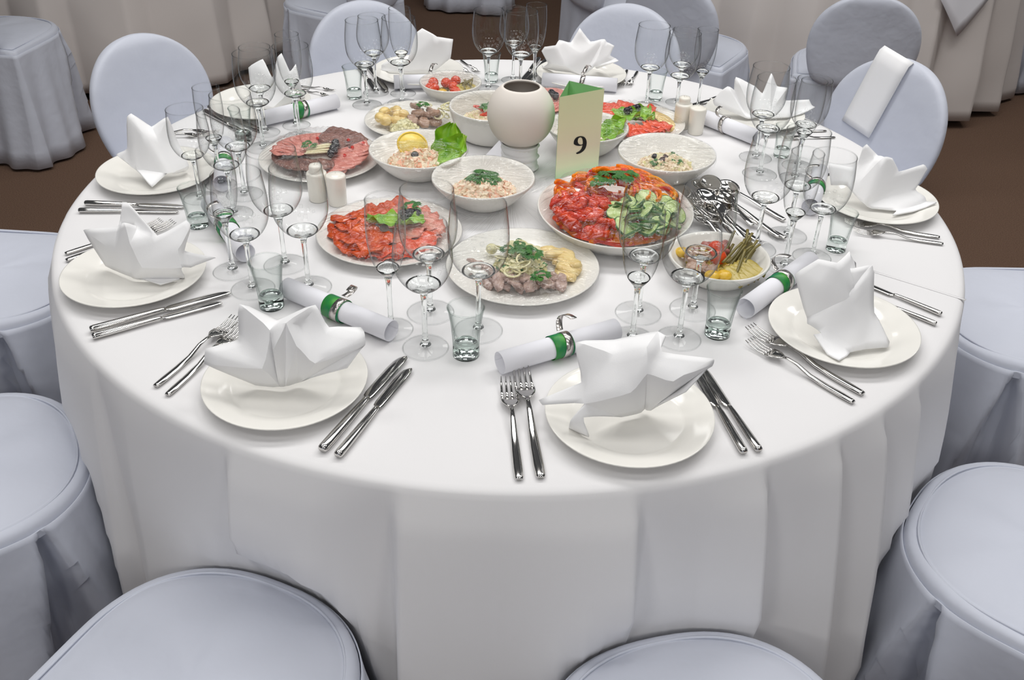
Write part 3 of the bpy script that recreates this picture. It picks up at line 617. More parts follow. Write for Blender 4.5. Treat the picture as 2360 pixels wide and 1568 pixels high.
# ------------------------------------------------------------------ cutlery (along +y from the handle's end)
def make_fork(L=.2):
    t = thing('fork', 'fork', 'fork')
    def zc(y): return .0035 + .010 * max(0, math.sin(PI * min(max((y - .07) / .095, 0), 1))) ** 1.5
    ys = [0, .004, .02, .05, .08, .105, .122, .132]; ws = [.0045, .0056, .0062, .0058, .0047, .0036, .0029, .0034]
    MB().tube([(0, y, zc(y)) for y in ys], [(w, w * .42 + .0004) for w in ws], 10).build('handle', M['steel'], t)
    yh = [.130, .136, .143, .150, .158]; wh = [.0032, .0068, .0110, .0124, .0126]
    def hd(u, v):
        i = round(v * 4); x = (u - .5) * 2; return (x * wh[i], yh[i], zc(.132) - .25 * (yh[i] - .130) + .06 * (yh[i] - .13) - .0015 * (1 - x * x) * min(1, i / 2))
    m = MB(); m.grid(hd, 7, 5); o = m.build('head', M['steel'], t); solidify(o, .0018, 0)
    z0 = hd(.5, 1)[2] + .0006
    for k in range(4):
        x = (-1.5 + k) * .0068
        pts = [(x, .156, z0), (x * .99, .172, z0 - .001), (x * .95, .188, z0 + .0012), (x * .9, .2, z0 + .0045)]
        MB().tube(pts, [(.0021, .001), (.0019, .001), (.0015, .0009), (.0006, .0006)], 6).build('tine', M['steel'], t)
    return t
def make_knife(L=.225):
    t = thing('knife', 'knife', 'knife')
    ys = [0, .0015, .006, .03, .07, .1, .113, .118]; w = [.0052, .0066, .0072, .0070, .0062, .0052, .0045, .0035]
    MB().tube([(0, y, .0062) for y in ys], [(a, a * .8) for a in w], 12).build('handle', M['steel'], t)
    top = []
    yy = [.113, .118, .122, .13, .16, .19, .207, .217, .223, .225]
    le = [-.0036, -.0045, -.0085, -.0098, -.0102, -.0100, -.0088, -.0060, -.002, .0035]; ri = [.0036, .0042, .0058, .0064, .0072, .0078, .0078, .0072, .006, .0042]
    m = MB(); m.grid(lambda u, v: (le[round(v * 9)] + (ri[round(v * 9)] - le[round(v * 9)]) * u, yy[round(v * 9)], .0042 + .0014 * math.sin(PI * u)), 5, 10)
    o = m.build('blade', M['steel'], t); solidify(o, .0014, 0)
    return t
def make_spoon(L=.2):
    t = thing('serving_spoon', 'spoon', 'spoon')
    ys = [0, .004, .02, .06, .1, .13, .145]; w = [.0045, .006, .0065, .0055, .004, .0032, .0036]; zc = [.003, .003, .0035, .006, .010, .011, .0105]
    MB().tube([(0, y, z) for y, z in zip(ys, zc)], [(a, a * .4 + .0003) for a in w], 8).build('handle', M['spoonsteel'], t)
    def bw(u, v):
        a = 2 * PI * u; r = v; return (.0205 * r * math.sin(a), .172 + .031 * r * -math.cos(a) * (1 + .08 * math.cos(a)), .0105 - .0095 * (1 - r * r) + .0006)
    m = MB(); m.grid(bw, 20, 7, True); o = m.build('spoon_bowl', M['spoonsteel'], t); solidify(o, .0014, 1)
    return t
cp = {'fork': (make_fork(), .2), 'knife': (make_knife(), .225), 'spoon': (make_spoon(), .203)}
first = set()
def lay(kind, a, b, label, group, z=.0008, tilt=0, flip=False, z2=None):
    pr, L = cp[kind]; A = P(a[0], a[1], z + .004); B = P(b[0], b[1], (z if z2 is None else z2) + .004); d = B - A; sc = d.length / L
    if kind in first: r = dup(pr, (0, 0, 0))
    else: first.add(kind); r = pr
    r.location = (A.x, A.y, A.z - .004); r.scale = (sc,) * 3
    r.rotation_euler = (math.asin(max(-1, min(1, d.z / d.length))), (PI if flip else 0) + tilt, math.atan2(d.y, d.x) - PI / 2)
    tag(r, label, None, group); return r
PL = {'FL': 'the two-peaked napkin plate', 'FR': 'the crumpled-star napkin plate', 'R': 'the cup-like napkin plate', 'R2': 'the lily napkin plate', 'E': 'the petal napkin plate', 'F': 'the lotus napkin plate', 'G': 'the square-edged napkin plate', 'H': 'the slim-petal napkin plate', 'L2': 'the three-pointed napkin plate', 'L1': 'the five-pointed napkin plate'}
CUT = [('knife', 'FL', (742, 1040), (932, 823), 'inner'), ('knife', 'FL', (778, 1053), (944, 850), 'outer'), ('fork', 'FL', (358, 890), (546, 735), 'upper'), ('fork', 'FL', (385, 910), (560, 752), 'lower'),
       ('fork', 'FR', (1197, 1105), (1170, 876), 'outer'), ('fork', 'FR', (1247, 1101), (1200, 852), 'inner'), ('knife', 'FR', (1715, 1045), (1602, 850), 'inner'), ('knife', 'FR', (1750, 1040), (1622, 852), 'outer'),
       ('fork', 'R', (1990, 908), (1725, 757), 'inner'), ('fork', 'R', (1968, 927), (1725, 787), 'outer'), ('knife', 'R', (2170, 725), (1965, 640), 'outer'), ('knife', 'R', (2158, 747), (1960, 668), 'inner'),
       ('fork', 'R2', (2166, 546), (1945, 512), 'inner'), ('fork', 'R2', (2174, 561), (1965, 532), 'outer'), ('knife', 'R2', (2030, 388), (1882, 404), 'outer'), ('knife', 'R2', (2030, 402), (1874, 420), 'inner'),
       ('knife', 'E', (1705, 212), (1572, 248), 'outer'), ('knife', 'E', (1712, 226), (1588, 262), 'inner'), ('fork', 'E', (1925, 315), (1800, 318), 'outer'), ('fork', 'E', (1905, 300), (1790, 303), 'inner'),
       ('knife', 'F', (1242, 136), (1199, 190), 'outer'), ('knife', 'F', (1258, 140), (1208, 194), 'inner'), ('fork', 'F', (1445, 160), (1430, 200), 'inner'), ('fork', 'F', (1469, 163), (1447, 200), 'outer'),
       ('knife', 'G', (825, 152), (866, 208), 'outer'), ('knife', 'G', (846, 150), (891, 211), 'inner'), ('fork', 'G', (1040, 138), (1082, 170), 'inner'), ('fork', 'G', (1062, 137), (1104, 168), 'outer'),
       ('fork', 'H', (692, 196), (773, 208), 'upper'), ('fork', 'H', (690, 205), (765, 222), 'lower'), ('knife', 'H', (482, 247), (602, 302), 'upper'), ('knife', 'H', (472, 257), (580, 318), 'lower'),
       ('knife', 'L2', (196, 469), (425, 476), 'inner'), ('knife', 'L2', (182, 486), (412, 487), 'outer'), ('fork', 'L2', (330, 305), (507, 306), 'inner'), ('fork', 'L2', (325, 314), (480, 312), 'outer'),
       ('knife', 'L1', (208, 763), (530, 674), 'inner'), ('knife', 'L1', (213, 778), (511, 697), 'outer'), ('fork', 'L1', (150, 584), (373, 512), 'upper'), ('fork', 'L1', (152, 600), (402, 516), 'lower')]
for kind, s, a, b, pos in CUT:
    lay(kind, a, b, f'steel dinner {kind} beside {PL[s]}, {pos} one of its pair', 'steel forks on the cloth' if kind == 'fork' else 'steel knives on the cloth')
# heap of serving spoons and forks by the pickled dish
rs = random.Random(21)
heads = [((1645, 415), (1790, 560), 'spoon', .022), ((1612, 425), (1770, 590), 'spoon', .016), ((1632, 448), (1745, 600), 'spoon', .028), ((1662, 452), (1812, 552), 'spoon', .012), ((1655, 475), (1775, 600), 'spoon', .020),
         ((1588, 448), (1720, 610), 'fork', .004), ((1600, 462), (1742, 585), 'fork', .010), ((1615, 468), (1760, 565), 'fork', .006), ((1590, 480), (1735, 600), 'fork', .014), ((1640, 470), (1800, 545), 'spoon', .005),
         ((1560, 440), (1690, 575), 'spoon', .002), ((1625, 490), (1752, 575), 'fork', .012), ((1605, 500), (1728, 598), 'fork', .006), ((1660, 430), (1862, 540), 'spoon', .002)]
HEAP = ['spoon whose bowl rests rearmost at the top of the heap', 'spoon with its bowl beside the olive salad bowl', 'spoon lying topmost across the middle of the heap', 'spoon at the rim of the heap next to the wine glass feet', 'spoon with a small bowl low in the front of the heap',
        'fork at the vegetable platter side of the heap', 'fork under the topmost spoon of the heap', 'fork half covered in the middle of the heap', 'fork in front with its tines toward the cucumbers', 'spoon with a long handle along the outer side of the heap',
        'spoon half hidden under the rim of the vegetable platter', 'fork crossing the front handles of the heap', 'fork lowest toward the pickled vegetable dish', 'spoon whose handle reaches farthest toward the lily napkin']
for i, (hd, tl, kind, z) in enumerate(heads):
    h0 = P(*hd); t0 = P(*tl); d = (h0 - t0); d.normalize(); L = .19
    r = lay(kind, tl, hd, 'steel serving ' + HEAP[i], 'serving %ss heaped on the cloth' % kind, z=.002, z2=z, tilt=rs.uniform(-.35, .35))
    r.scale = (.98,) * 3; e = P(hd[0], hd[1], z); r.location = e - Vector((d.x, d.y, 0)) * .19; r.location.z = TZ + .002 + z * .25
# ------------------------------------------------------------------ paper rolls
def make_roll(L=.225, r=.0195):
    t = thing('paper_roll', 'roll', 'paper roll')
    m = MB()
    def sp(u, v):
        a = 2 * PI * (1.25 * u) - 1.9; rr = r - .0008 - .0012 * u + (.004 * ((u - .0) < .06) * (1 - u / .06) if u < .06 else 0); return (v * L, rr * math.cos(a), r + rr * math.sin(a))
    m.grid(sp, 48, 2); o = m.build('paper_sheet', M['paper'], t); solidify(o, .0004)
    def band(x0, x1, name, mt, dr, sk=.0, a0=0, a1=2 * PI):
        b = MB(); b.grid(lambda u, v: (x0 + (x1 - x0) * v + sk * math.sin(a0 + (a1 - a0) * u), (r + dr) * math.cos(a0 + (a1 - a0) * u), r + (r + dr) * math.sin(a0 + (a1 - a0) * u)), 33, 3); q = b.build(name, mt, t); solidify(q, .0003, 1); return q
    band(L * .42, L * .58, 'green_band', M['green'], .0003)
    band(L * .50, L * .56, 'ribbon', M['ribbon'], .0009, .004)
    b = MB()                                                                # the ribbon's curled end
    def cu(u, v):
        a = u * 3.6; return (L * .53 + .012 * (v - .5) + .02 * u, .012 + .026 * math.sin(a) * (.6 + .4 * u) * .8, 2 * r + .001 + .016 * (1 - math.cos(a)) * .6 + .004 * u)
    b.grid(cu, 20, 3); q = b.build('ribbon_curl', M['ribbon'], t); solidify(q, .0003, 0)
    return t
roll0 = make_roll(); ru = [0]
def roll(a, b, lab, spin=0, full=True):
    A = P(a[0], a[1], .02); B = P(b[0], b[1], .02); d = B - A; sc = d.length / .225
    r = dup(roll0, (0, 0, 0)) if ru[0] else roll0; ru[0] = 1
    r.location = (A.x, A.y, TZ + .0012); r.rotation_euler = (0, 0, math.atan2(d.y, d.x)); r.scale = (sc, 1, 1)
    if not full:                                # this roll shows no green band
        for ch in list(r.children):
            if ch.name.startswith('green_band'): bpy.data.objects.remove(ch)
    tag(r, lab, None, 'rolled paper menus tied with ribbon'); return r
roll((660, 664), (902, 764), 'rolled white paper with green band behind the two-peaked napkin')
roll((1152, 838), (1420, 760), 'rolled white paper with green band and curled ribbon behind the crumpled-star napkin')
roll((1718, 712), (1868, 602), 'rolled white paper with green band beside the pickled vegetable dish')
roll((566, 584), (484, 470), 'rolled white paper among glasses beside the five-pointed napkin')
roll((512, 424), (520, 332), 'rolled white paper mostly hidden by glasses beside the three-pointed napkin')
roll((604, 274), (776, 234), 'rolled white paper with silver ribbon between the ham platter and the far rim')
roll((908, 190), (1066, 186), 'rolled white paper half hidden behind the tomato bowl', full=False)
roll((1250, 184), (1422, 197), 'rolled white paper with silver ribbon before the lotus napkin', full=False)
roll((1745, 318), (1608, 264), 'rolled white paper beside the second pair of shakers', full=False)
roll((1868, 478), (1890, 396), 'rolled white paper behind the wine glasses by the lily napkin')

# ------------------------------------------------------------------ centrepiece: vase on a wrapped stand, folded card, number card
st = thing('vase_stand', 'white cloth-wrapped stand under the round ceramic vase', 'stand', (.017, .138, TZ))
m = MB()
m.grid(lambda u, v: ((.040 + .0022 * math.sin(2 * PI * u * 2 + v * 16) + .0016 * math.sin(v * 30 + 5 * u)) * math.cos(2 * PI * u), (.040 + .0022 * math.sin(2 * PI * u * 2 + v * 16) + .0016 * math.sin(v * 30 + 5 * u)) * math.sin(2 * PI * u), .001 + .062 * v), 40, 24, True)
m.build('cloth_wrap', M['napkin'], st)
MB().lathe([(0, .060), (.037, .060), (.037, .004), (0, .004)], 24).build('core', M['porcelain'], st)
VZ = TZ + .060; R = .0735
vs = thing('round_vase', 'round matte ceramic vase with a wide mouth on the wrapped stand', 'vase', (.017, .143, VZ))
a0, a1 = -1.15, 1.0
prof = [(0, 0.0)] + [(R * math.cos(a0 + (a1 - a0) * i / 26), R * .9 + R * math.sin(a0 + (a1 - a0) * i / 26) - .0) for i in range(27)]
Rin = R - .004
inn = [(Rin * math.cos(a1 - .01 - (a1 - a0) * i / 20), R * .9 + Rin * math.sin(a1 - .01 - (a1 - a0) * i / 20)) for i in range(21)] + [(0, .02)]
prof[0] = (0, prof[1][1]); MB().lathe(prof + inn, 64).build('shell', M['vase'], vs)
m = MB(); m.lathe([(0, .088), (.03, .086), (.055, .080), (.0675, .074)], 24); rs2 = random.Random(2)
m.v = [(x, y, z + rs2.uniform(-.004, .004)) for x, y, z in m.v]; m.build('soil', M['soil'], vs)
# small folded white card beside the stand
a, b, c = P(1112, 366, 0), P(1165, 372, 0), P(1150, 340, .0)
top = Q(1152, 322, a.y + .02)
m = MB(); bk = [a + Vector((.03, .05, 0)), c + Vector((.03, .04, 0))]
m.add([a, b, top, Vector((bk[0].x, bk[0].y, TZ)), Vector((b.x + .005, b.y + .055, TZ))], [(0, 1, 2), (3, 2, 4), (0, 2, 3)])
for i, v in enumerate(m.v): m.v[i] = (v[0], v[1], max(v[2], TZ + .0008))
o = m.build('folded_card', M['paper'], smooth=False); solidify(o, .0006); tag(o, 'small folded white card leaning beside the wrapped vase stand', 'card')
# number card: three-sided paper tent
BL, BR = P(1279.7, 413.6), P(1378, 391); ux = (BR - BL).normalized(); uy = Vector((0, 0, 1)).cross(ux); CWD = (BR - BL).length; CHT = .186
nc = thing('number_card', 'pale green three-sided table card printed with a black number 9', 'table card', BL)
nc.rotation_euler = (0, 0, math.atan2(ux.y, ux.x))
apex = (.072, .075)
def sheet(p, q, name, mt, off=0):
    m = MB(); m.add([(p[0], p[1], .0006), (q[0], q[1], .0006), (q[0], q[1], CHT), (p[0], p[1], CHT)], [(0, 1, 2, 3)]); o = m.build(name, mt, nc, False); return o
MBf = sheet((0, 0), (CWD, 0), 'printed_face', M['cardface'])
i1 = sheet((0, .0006), (CWD, .0006), 'inner_face', M['cardgreen']); i1.location.y = .0003  # inside of the front sheet, coloured as if light came through
sheet((CWD, 0), apex, 'side_panel', M['cardgreen']); sheet(apex, (0, 0), 'side_panel', M['cardgreen'])
NO = [(1395, 935), (1400, 893), (1422, 856), (1456, 834), (1500, 828), (1540, 839), (1568, 868), (1581, 912), (1577, 965), (1560, 1012), (1530, 1050), (1490, 1077), (1448, 1090), (1431, 1086), (1427, 1075), (1440, 1066), (1474, 1047), (1500, 1018), (1514, 984), (1518, 962), (1495, 968), (1462, 970), (1428, 962), (1405, 948)]
NI = [(1453, 893), (1463, 861), (1484, 846), (1507, 851), (1521, 881), (1525, 922), (1521, 946), (1495, 953), (1470, 943), (1456, 920)]
def card_uv(p):
    x, y = p; f = (y - 215) / (1395 - 215); xl = 1215 + (1130 - 1215) * f; xr = 1835 + (1742 - 1835) * f; yl = 240; yr = 188
    u = (x - xl) / (xr - xl); yt = 240 + (188 - 240) * u; yb = 1480 + (1320 - 1480) * u
    return (u * CWD, -.0006, CHT * (1 - (y - yt) / (yb - yt)))
def refine(p):
    out = []
    n = len(p)
    for i in range(n):
        p0, p1, p2, p3 = p[i - 1], p[i], p[(i + 1) % n], p[(i + 2) % n]
        for t in (0, .34, .67):
            out.append(tuple(.5 * ((2 * p1[k]) + (p2[k] - p0[k]) * t + (2 * p0[k] - 5 * p1[k] + 4 * p2[k] - p3[k]) * t * t + (3 * p1[k] - p0[k] - 3 * p2[k] + p3[k]) * t ** 3) for k in (0, 1)))
    return out
bm = bmesh.new(); es = []
for loop in (NO, NI):
    vv = [bm.verts.new(card_uv(p)) for p in refine(loop)]
    es += [bm.edges.new((vv[i], vv[(i + 1) % len(vv)])) for i in range(len(vv))]
bmesh.ops.triangle_fill(bm, use_beauty=True, use_dissolve=False, edges=es)
me = bpy.data.meshes.new('printed_number'); bm.to_mesh(me); bm.free(); me.materials.append(M['ink'])
o = bpy.data.objects.new('printed_number', me); COL.objects.link(o); o.parent = nc

# ------------------------------------------------------------------ salt and pepper shakers
def shaker(px, tall, lab):
    p = P(*px); t = thing('shaker', lab, 'shaker', (p.x, p.y, TZ), 0, 'porcelain shakers on the cloth')
    if tall: prof = [(0, 0.0004), (.0185, .0004), (.0198, .002), (.0208, .045), (.021, .056), (.0205, .0605), (.018, .062), (.0138, .0625), (.0142, .070), (.0142, .0745), (.0125, .0775), (.007, .079), (0, .0795)]; zt = .0795
    else: prof = [(0, .0004), (.0175, .0004), (.0185, .002), (.0198, .045), (.0205, .0605), (.02, .0635), (.0175, .0655), (.014, .0655), (.012, .067), (.006, .0685), (0, .069)]; zt = .069
    MB().lathe(prof, 36).build('body', M['shaker'], t)
    for k in range(3 if tall else 1):
        a = 2 * PI * k / 3; r = .0035 if tall else 0
        MB().lathe([(0, .0003), (.0006, .0003), (.0006, -.002), (0, -.002)], 8, c=(r * math.cos(a), r * math.sin(a), zt)).build('hole', M['hole'], t)
shaker((735, 460), True, 'tall stepped white shaker before the ham platter')
shaker((779, 470), False, 'short round-topped white shaker before the ham platter')
shaker((1570, 294), True, 'tall stepped white shaker at the tip of the lettuce platter')
shaker((1602, 307), False, 'short white shaker touching the paper roll by the olive salad')

# ------------------------------------------------------------------ serving dishes
def dish_plate(c, r, lab, name='serving_platter'):
    k = r / .1365
    prof = [(0, .006), (.085, .0062), (.092, .009), (.115, .015), (.133, .0205), (.1362, .0215), (.1372, .0205), (.1355, .0185), (.115, .0112), (.09, .0045), (.08, .0), (.074, .0), (.072, .003), (0, .003)]
    o = MB().lathe([(a * k, z) for a, z in prof], 72).build(name, M['porcelain'], loc=(c[0], c[1], TZ)); tag(o, lab, 'platter'); return o
def dish_bowl(c, r, h, foot, lab, deep=False):
    prof = [(0, .007), (foot * .9, .008)]
    N = 10
    for i in range(1, N + 1):
        f = i / N; rr = foot + (r - foot) * (f ** (.55 if deep else .9)); prof.append((rr - .0035, .008 + (h - .008) * f ** (1.5 if deep else 1.25)))
    prof += [(r - .001, h + .0006), (r, h - .0008)]
    for i in range(N, 0, -1):
        f = i / N; rr = foot + (r - foot) * (f ** (.55 if deep else .9)); prof.append((rr + .0005, .001 + (h - .005) * f ** (1.5 if deep else 1.25)))
    prof += [(foot, 0), (foot - .004, 0), (foot - .006, .003), (0, .003)]
    o = MB().lathe(prof, 64).build('serving_bowl', M['bowlware'], loc=(c[0], c[1], TZ)); tag(o, lab, 'bowl'); return o
def film(c, r, zr, hc, lab, seed, drop=.012, rough=1.0, shape=None):
    rng = random.Random(seed); ph = [rng.uniform(0, 6.3) for _ in range(10)]; ks = [rng.randint(11, 60) for _ in range(6)]
    rr = [0.02, .12, .22, .32, .42, .52, .62, .72, .8, .87, .93, .98, 1.0, 1.012, 1.0]
    def fn(u, v):
        i = round(v * (len(rr) - 1)); q = rr[i]; a = 2 * PI * u
        if i >= 13: z = zr - drop * (i - 12) / 2 + .002 * math.sin(ks[0] * a)
        else:
            s = shape(q, a) if shape else (1 - q ** 2.2)
            w = sum(math.sin(ks[j] * a + ph[j] + (2 + j) * q) for j in range(5)) * .0012 * rough * (q ** .8) * (1.0 if q < .97 else 0)
            z = zr + .0012 + hc * s + w
        return (r * q * math.cos(a), r * q * math.sin(a), z)
    m = MB(); m.grid(fn, 200, len(rr), True); n0 = 200; m.f.append(tuple(range(n0)))
    o = m.build('cling_film', M['film'], loc=(c[0], c[1], TZ)); tag(o, lab, 'cling film', 'cling film over the serving dishes'); return o

# --- food pieces (meshes shared between like pieces)
FM = {}
def food_mesh(key, mb, m, smooth=True): FM[key] = mb.mesh(key.split(':')[0], M[m], smooth)
def slice_mb(w, l, t, seed, ripple=.002, n=16, e=2.6):
    rng = random.Random(seed); ph = rng.uniform(0, 6)
    m = MB(); rings = [0.0, .45, .8, 1.0]
    def fn(sgn):
        vs = []
        for q in rings[1:]:
            for k in range(n):
                a = 2 * PI * k / n; ca, sa = math.cos(a), math.sin(a); jit = 1 + .05 * math.sin(3 * a + ph) + .03 * math.sin(7 * a + 2 * ph)
                x = w * q * math.copysign(abs(ca) ** (2 / e), ca) * jit; y = l * q * math.copysign(abs(sa) ** (2 / e), sa) * jit
                z = ripple * math.sin(5 * a + ph) * q * q + ripple * .8 * math.sin(x * 160 + ph) + sgn * t / 2 * (1 if q < 1 else .5)
                vs.append((x, y, z))
        return vs
    A, B = fn(1), fn(-1); vs = A + B + [(0, 0, t / 2), (0, 0, -t / 2)]; fs = []; nr = len(rings) - 1; off = nr * n
    for base in (0, off):
        for r_ in range(nr - 1):
            for k in range(n): fs.append((base + r_ * n + k, base + r_ * n + (k + 1) % n, base + (r_ + 1) * n + (k + 1) % n, base + (r_ + 1) * n + k))
        c = 2 * off + (0 if base == 0 else 1)
        for k in range(n): fs.append((base + k, base + (k + 1) % n, c))
    e0 = (nr - 1) * n
    for k in range(n): fs.append((e0 + k, e0 + (k + 1) % n, off + e0 + (k + 1) % n, off + e0 + k))
    return m.add(vs, fs)
for i in range(3):
    food_mesh(f'ham_slice:{i}', slice_mb(.030, .040, .003, i, .0022), 'ham'); food_mesh(f'roast_slice:{i}', slice_mb(.030, .038, .004, 10 + i, .002), 'roast')
    food_mesh(f'salmon_slice:{i}', slice_mb(.026, .036, .004, 20 + i, .005, 18, 2.0), 'salmon'); food_mesh(f'fish_slice:{i}', slice_mb(.028, .034, .003, 30 + i, .003, 18, 2.0), 'whitefish')
    food_mesh(f'trout_slice:{i}', slice_mb(.022, .030, .003, 40 + i, .004, 18, 2.0), 'trout')
    food_mesh(f'herring_fillet:{i}', slice_mb(.011, .026, .007, 50 + i, .002, 14, 2.0), 'herring')
    food_mesh(f'mushroom:{i}', slice_mb(.013, .017, .012, 60 + i, .002, 14, 2.0), 'mushroom')
    food_mesh(f'squash_slice:{i}', slice_mb(.012, .026, .007, 70 + i, .0015, 14, 2.2), 'squash')
    food_mesh(f'potato_piece:{i}', slice_mb(.017, .024, .012, 80 + i, .0015, 14, 2.2), 'potato')
    food_mesh(f'tomato_wedge:{i}', slice_mb(.014, .022, .012, 90 + i, .003, 14, 2.0), 'tomatoflesh')
    food_mesh(f'onion_ring:{i}', MB().lathe([(.012 + .0022 * math.cos(a), .0016 * math.sin(a)) for a in [2 * PI * k / 6 for k in range(6)]], 20, True), 'onion')
def strip_mb(L, w, t, curl, twist, n=9):
    pts = []
    for i in range(n):
        f = i / (n - 1) - .5; pts.append((L * f, curl * (f * f * 4) * .5, .012 * math.sin(f * 3) * twist))
    return MB().tube(pts, [(t, w * (1 - .5 * abs(2 * (i / (n - 1)) - 1) ** 3)) for i in range(n)], 6)
for i in range(3):
    for cn in ('orange', 'red', 'yellow'): food_mesh(f'{cn}_pepper_strip:{i}', strip_mb(.042 + .006 * i, .0075, .0026, .022 + .006 * i, .25 + .2 * i), 'pepper_' + cn)
    food_mesh(f'green_bean:{i}', strip_mb(.05 + .008 * i, .0028, .0028, .008 * (i - 1), .3), 'bean')
    food_mesh(f'cheese_stick:{i}', strip_mb(.05, .0028, .0028, .002, .1), 'cheese')
food_mesh('cherry_tomato:0', MB().ball((0, 0, 0), (.0135, .0135, .0125), 16, 10), 'tomato')
food_mesh('black_olive:0', MB().ball((0, 0, 0), (.009, .009, .0115), 14, 8), 'olive'); food_mesh('brown_olive:0', MB().ball((0, 0, 0), (.009, .0085, .012), 14, 8), 'brownolive')
food_mesh('pickled_onion:0', MB().ball((0, 0, 0), (.011, .011, .010), 14, 8), 'onion'); food_mesh('yellow_squash:0', MB().ball((0, 0, 0), (.014, .014, .009), 14, 8), 'pickle_yellow')
food_mesh('bean_kernel:0', MB().ball((0, 0, 0), (.008, .012, .007), 12, 8), 'purple'); food_mesh('berry:0', MB().ball((0, 0, 0), (.004, .004, .004), 10, 6), 'berry')
food_mesh('small_potato:0', MB().ball((0, 0, 0), (.016, .013, .012), 14, 8), 'potato')
def leaf_mb(w, l, seed, crinkle=.006, nu=22, nv=16):
    rng = random.Random(seed); ph = [rng.uniform(0, 6) for _ in range(5)]
    def fn(u, v):
        x = (u - .5) * 2; wid = w * (math.sin(PI * min(v * .86 + .12, 1)) ** .6) * (1 + .10 * math.sin(11 * v + ph[0]) * abs(x))
        z = crinkle * (math.sin(9 * u + 5 * v + ph[1]) * abs(x) + .8 * math.sin(17 * v + ph[2]) * x * x + .6 * math.sin(23 * u + 9 * v + ph[3]) * abs(x)) + .012 * x * x
        return (x * wid, (v - .5) * 2 * l + .06 * w * math.sin(15 * u + ph[4]) * (v > .7), z)
    return MB().grid(fn, nu, nv)
for i in range(3): food_mesh(f'lettuce_leaf:{i}', leaf_mb(.028, .04, i), 'lettuce')
def sprig_mb(n, L, seed):
    rng = random.Random(seed); m = MB()
    for k in range(n):
        a = 2 * PI * k / n + rng.uniform(-.4, .4); r = L * rng.uniform(.05, .55); p = Vector((r * math.cos(a), r * math.sin(a), .004 + .009 * (1 - r / L) + rng.uniform(0, .005)))
        d = Vector((math.cos(a + rng.uniform(-.5, .5)), math.sin(a + rng.uniform(-.5, .5)), rng.uniform(-.25, .3))).normalized(); q = L * rng.uniform(.5, .75)
        for sg in (-.95, -.45, 0, .45, .95):                                            # five-lobed leaflet
            s_ = d.cross(Vector((0, 0, 1))).normalized(); e = (d * math.cos(sg) + s_ * math.sin(sg)).normalized(); e2 = e.cross(Vector((0, 0, 1))).normalized(); ql = q * (1 - .25 * abs(sg))
            tip = p + e * ql + Vector((0, 0, -.003)); ml = p + e * ql * .6 + e2 * ql * .26; mr = p + e * ql * .6 - e2 * ql * .26; md = p + e * ql * .6 + Vector((0, 0, .0014))
            m.add([p, ml, tip, mr, md], [(0, 4, 1), (1, 4, 2), (2, 4, 3), (3, 4, 0)])
    return m
for i in range(3): food_mesh(f'herb_sprig:{i}', sprig_mb(11, .024, i), 'herb', False)
fr = random.Random(99)
def put(key, c, xyz, label, cat, group=None, rz=None, tilt=(0, 0), s=1.0):
    ks = [k for k in FM if k.split(':')[0] == key]; k = fr.choice(ks)
    o = bpy.data.objects.new(key, FM[k]); COL.objects.link(o); o.location = (c[0] + xyz[0], c[1] + xyz[1], TZ + xyz[2])
    o.rotation_euler = (tilt[0], tilt[1], fr.uniform(0, 2 * PI) if rz is None else rz); o.scale = (s, s, s) if not hasattr(s, '__len__') else s
    tag(o, label, cat, group or (cat + ': ' + label)); return o
def heap(c, r, z0, h, lab, m, seed, n=260, chunk=.004, off=(0, 0), name='mixed_salad', m2=None, ell=1.0):
    rng = random.Random(seed); mb = MB()
    prof = [(0, h)] + [(r * q, h * (1 - q ** 2.2)) for q in (.2, .4, .6, .8, .92)] + [(r, 0)]
    mb.lathe(prof, 24, ell=ell); mb.v = [(x + rng.uniform(-.002, .002), y + rng.uniform(-.002, .002), z + rng.uniform(-.002, .002)) for x, y, z in mb.v]
    for k in range(n):
        a = rng.uniform(0, 2 * PI); q = math.sqrt(rng.random()); x, y = r * q * math.cos(a), r * q * ell * math.sin(a); z = h * (1 - q ** 2.2); s = chunk * rng.uniform(.5, 1.2)
        rot = Matrix.Rotation(rng.uniform(0, 6), 3, 'X') @ Matrix.Rotation(rng.uniform(0, 6), 3, 'Z')
        b = MB().box((0, 0, 0), (s, s * rng.uniform(.5, .9), s * rng.uniform(.4, .8)), 0, .8)
        mb.add([rot @ Vector(v) + Vector((x, y, z)) for v in b.v], b.f)
    o = mb.build(name, M[m], loc=(c[0] + off[0], c[1] + off[1], TZ + z0), smooth=False); tag(o, lab, 'salad', kind='stuff')
    if m2:
        o.data.materials.append(M[m2]); 
        for p in o.data.polygons:
            if rng.random() < .28: p.material_index = 1
    return o

# ham platter
c = (-.424, .134); dish_plate(c, .134, 'round cream platter of sliced ham and roast meat under cling film')
for i in range(11):
    a = math.radians(30 + i * 16); put('ham_slice', c, (.068 * math.cos(a), .068 * math.sin(a), .020 + .0012 * i), 'pink ham slice overlapping others on the round meat platter', 'ham', 'ham slices on the meat platter', a - PI / 2 + .3, (.16, .1))
for i in range(8):
    a = math.radians(-62 + i * 13); put('ham_slice', c, (.070 * math.cos(a), .070 * math.sin(a), .020 + .0013 * i), 'pink ham slice overlapping others on the round meat platter', 'ham', 'ham slices on the meat platter', a - PI / 2, (.14, -.08), 1.05)
for i in range(5):
    a = math.radians(42 + i * 9); put('roast_slice', c, (.080 * math.cos(a), .080 * math.sin(a), .032 + .001 * i), 'brown roast meat slice on the far side of the round meat platter', 'roast meat', 'roast slices on the far side of the meat platter', a - PI / 2, (.1, .1))
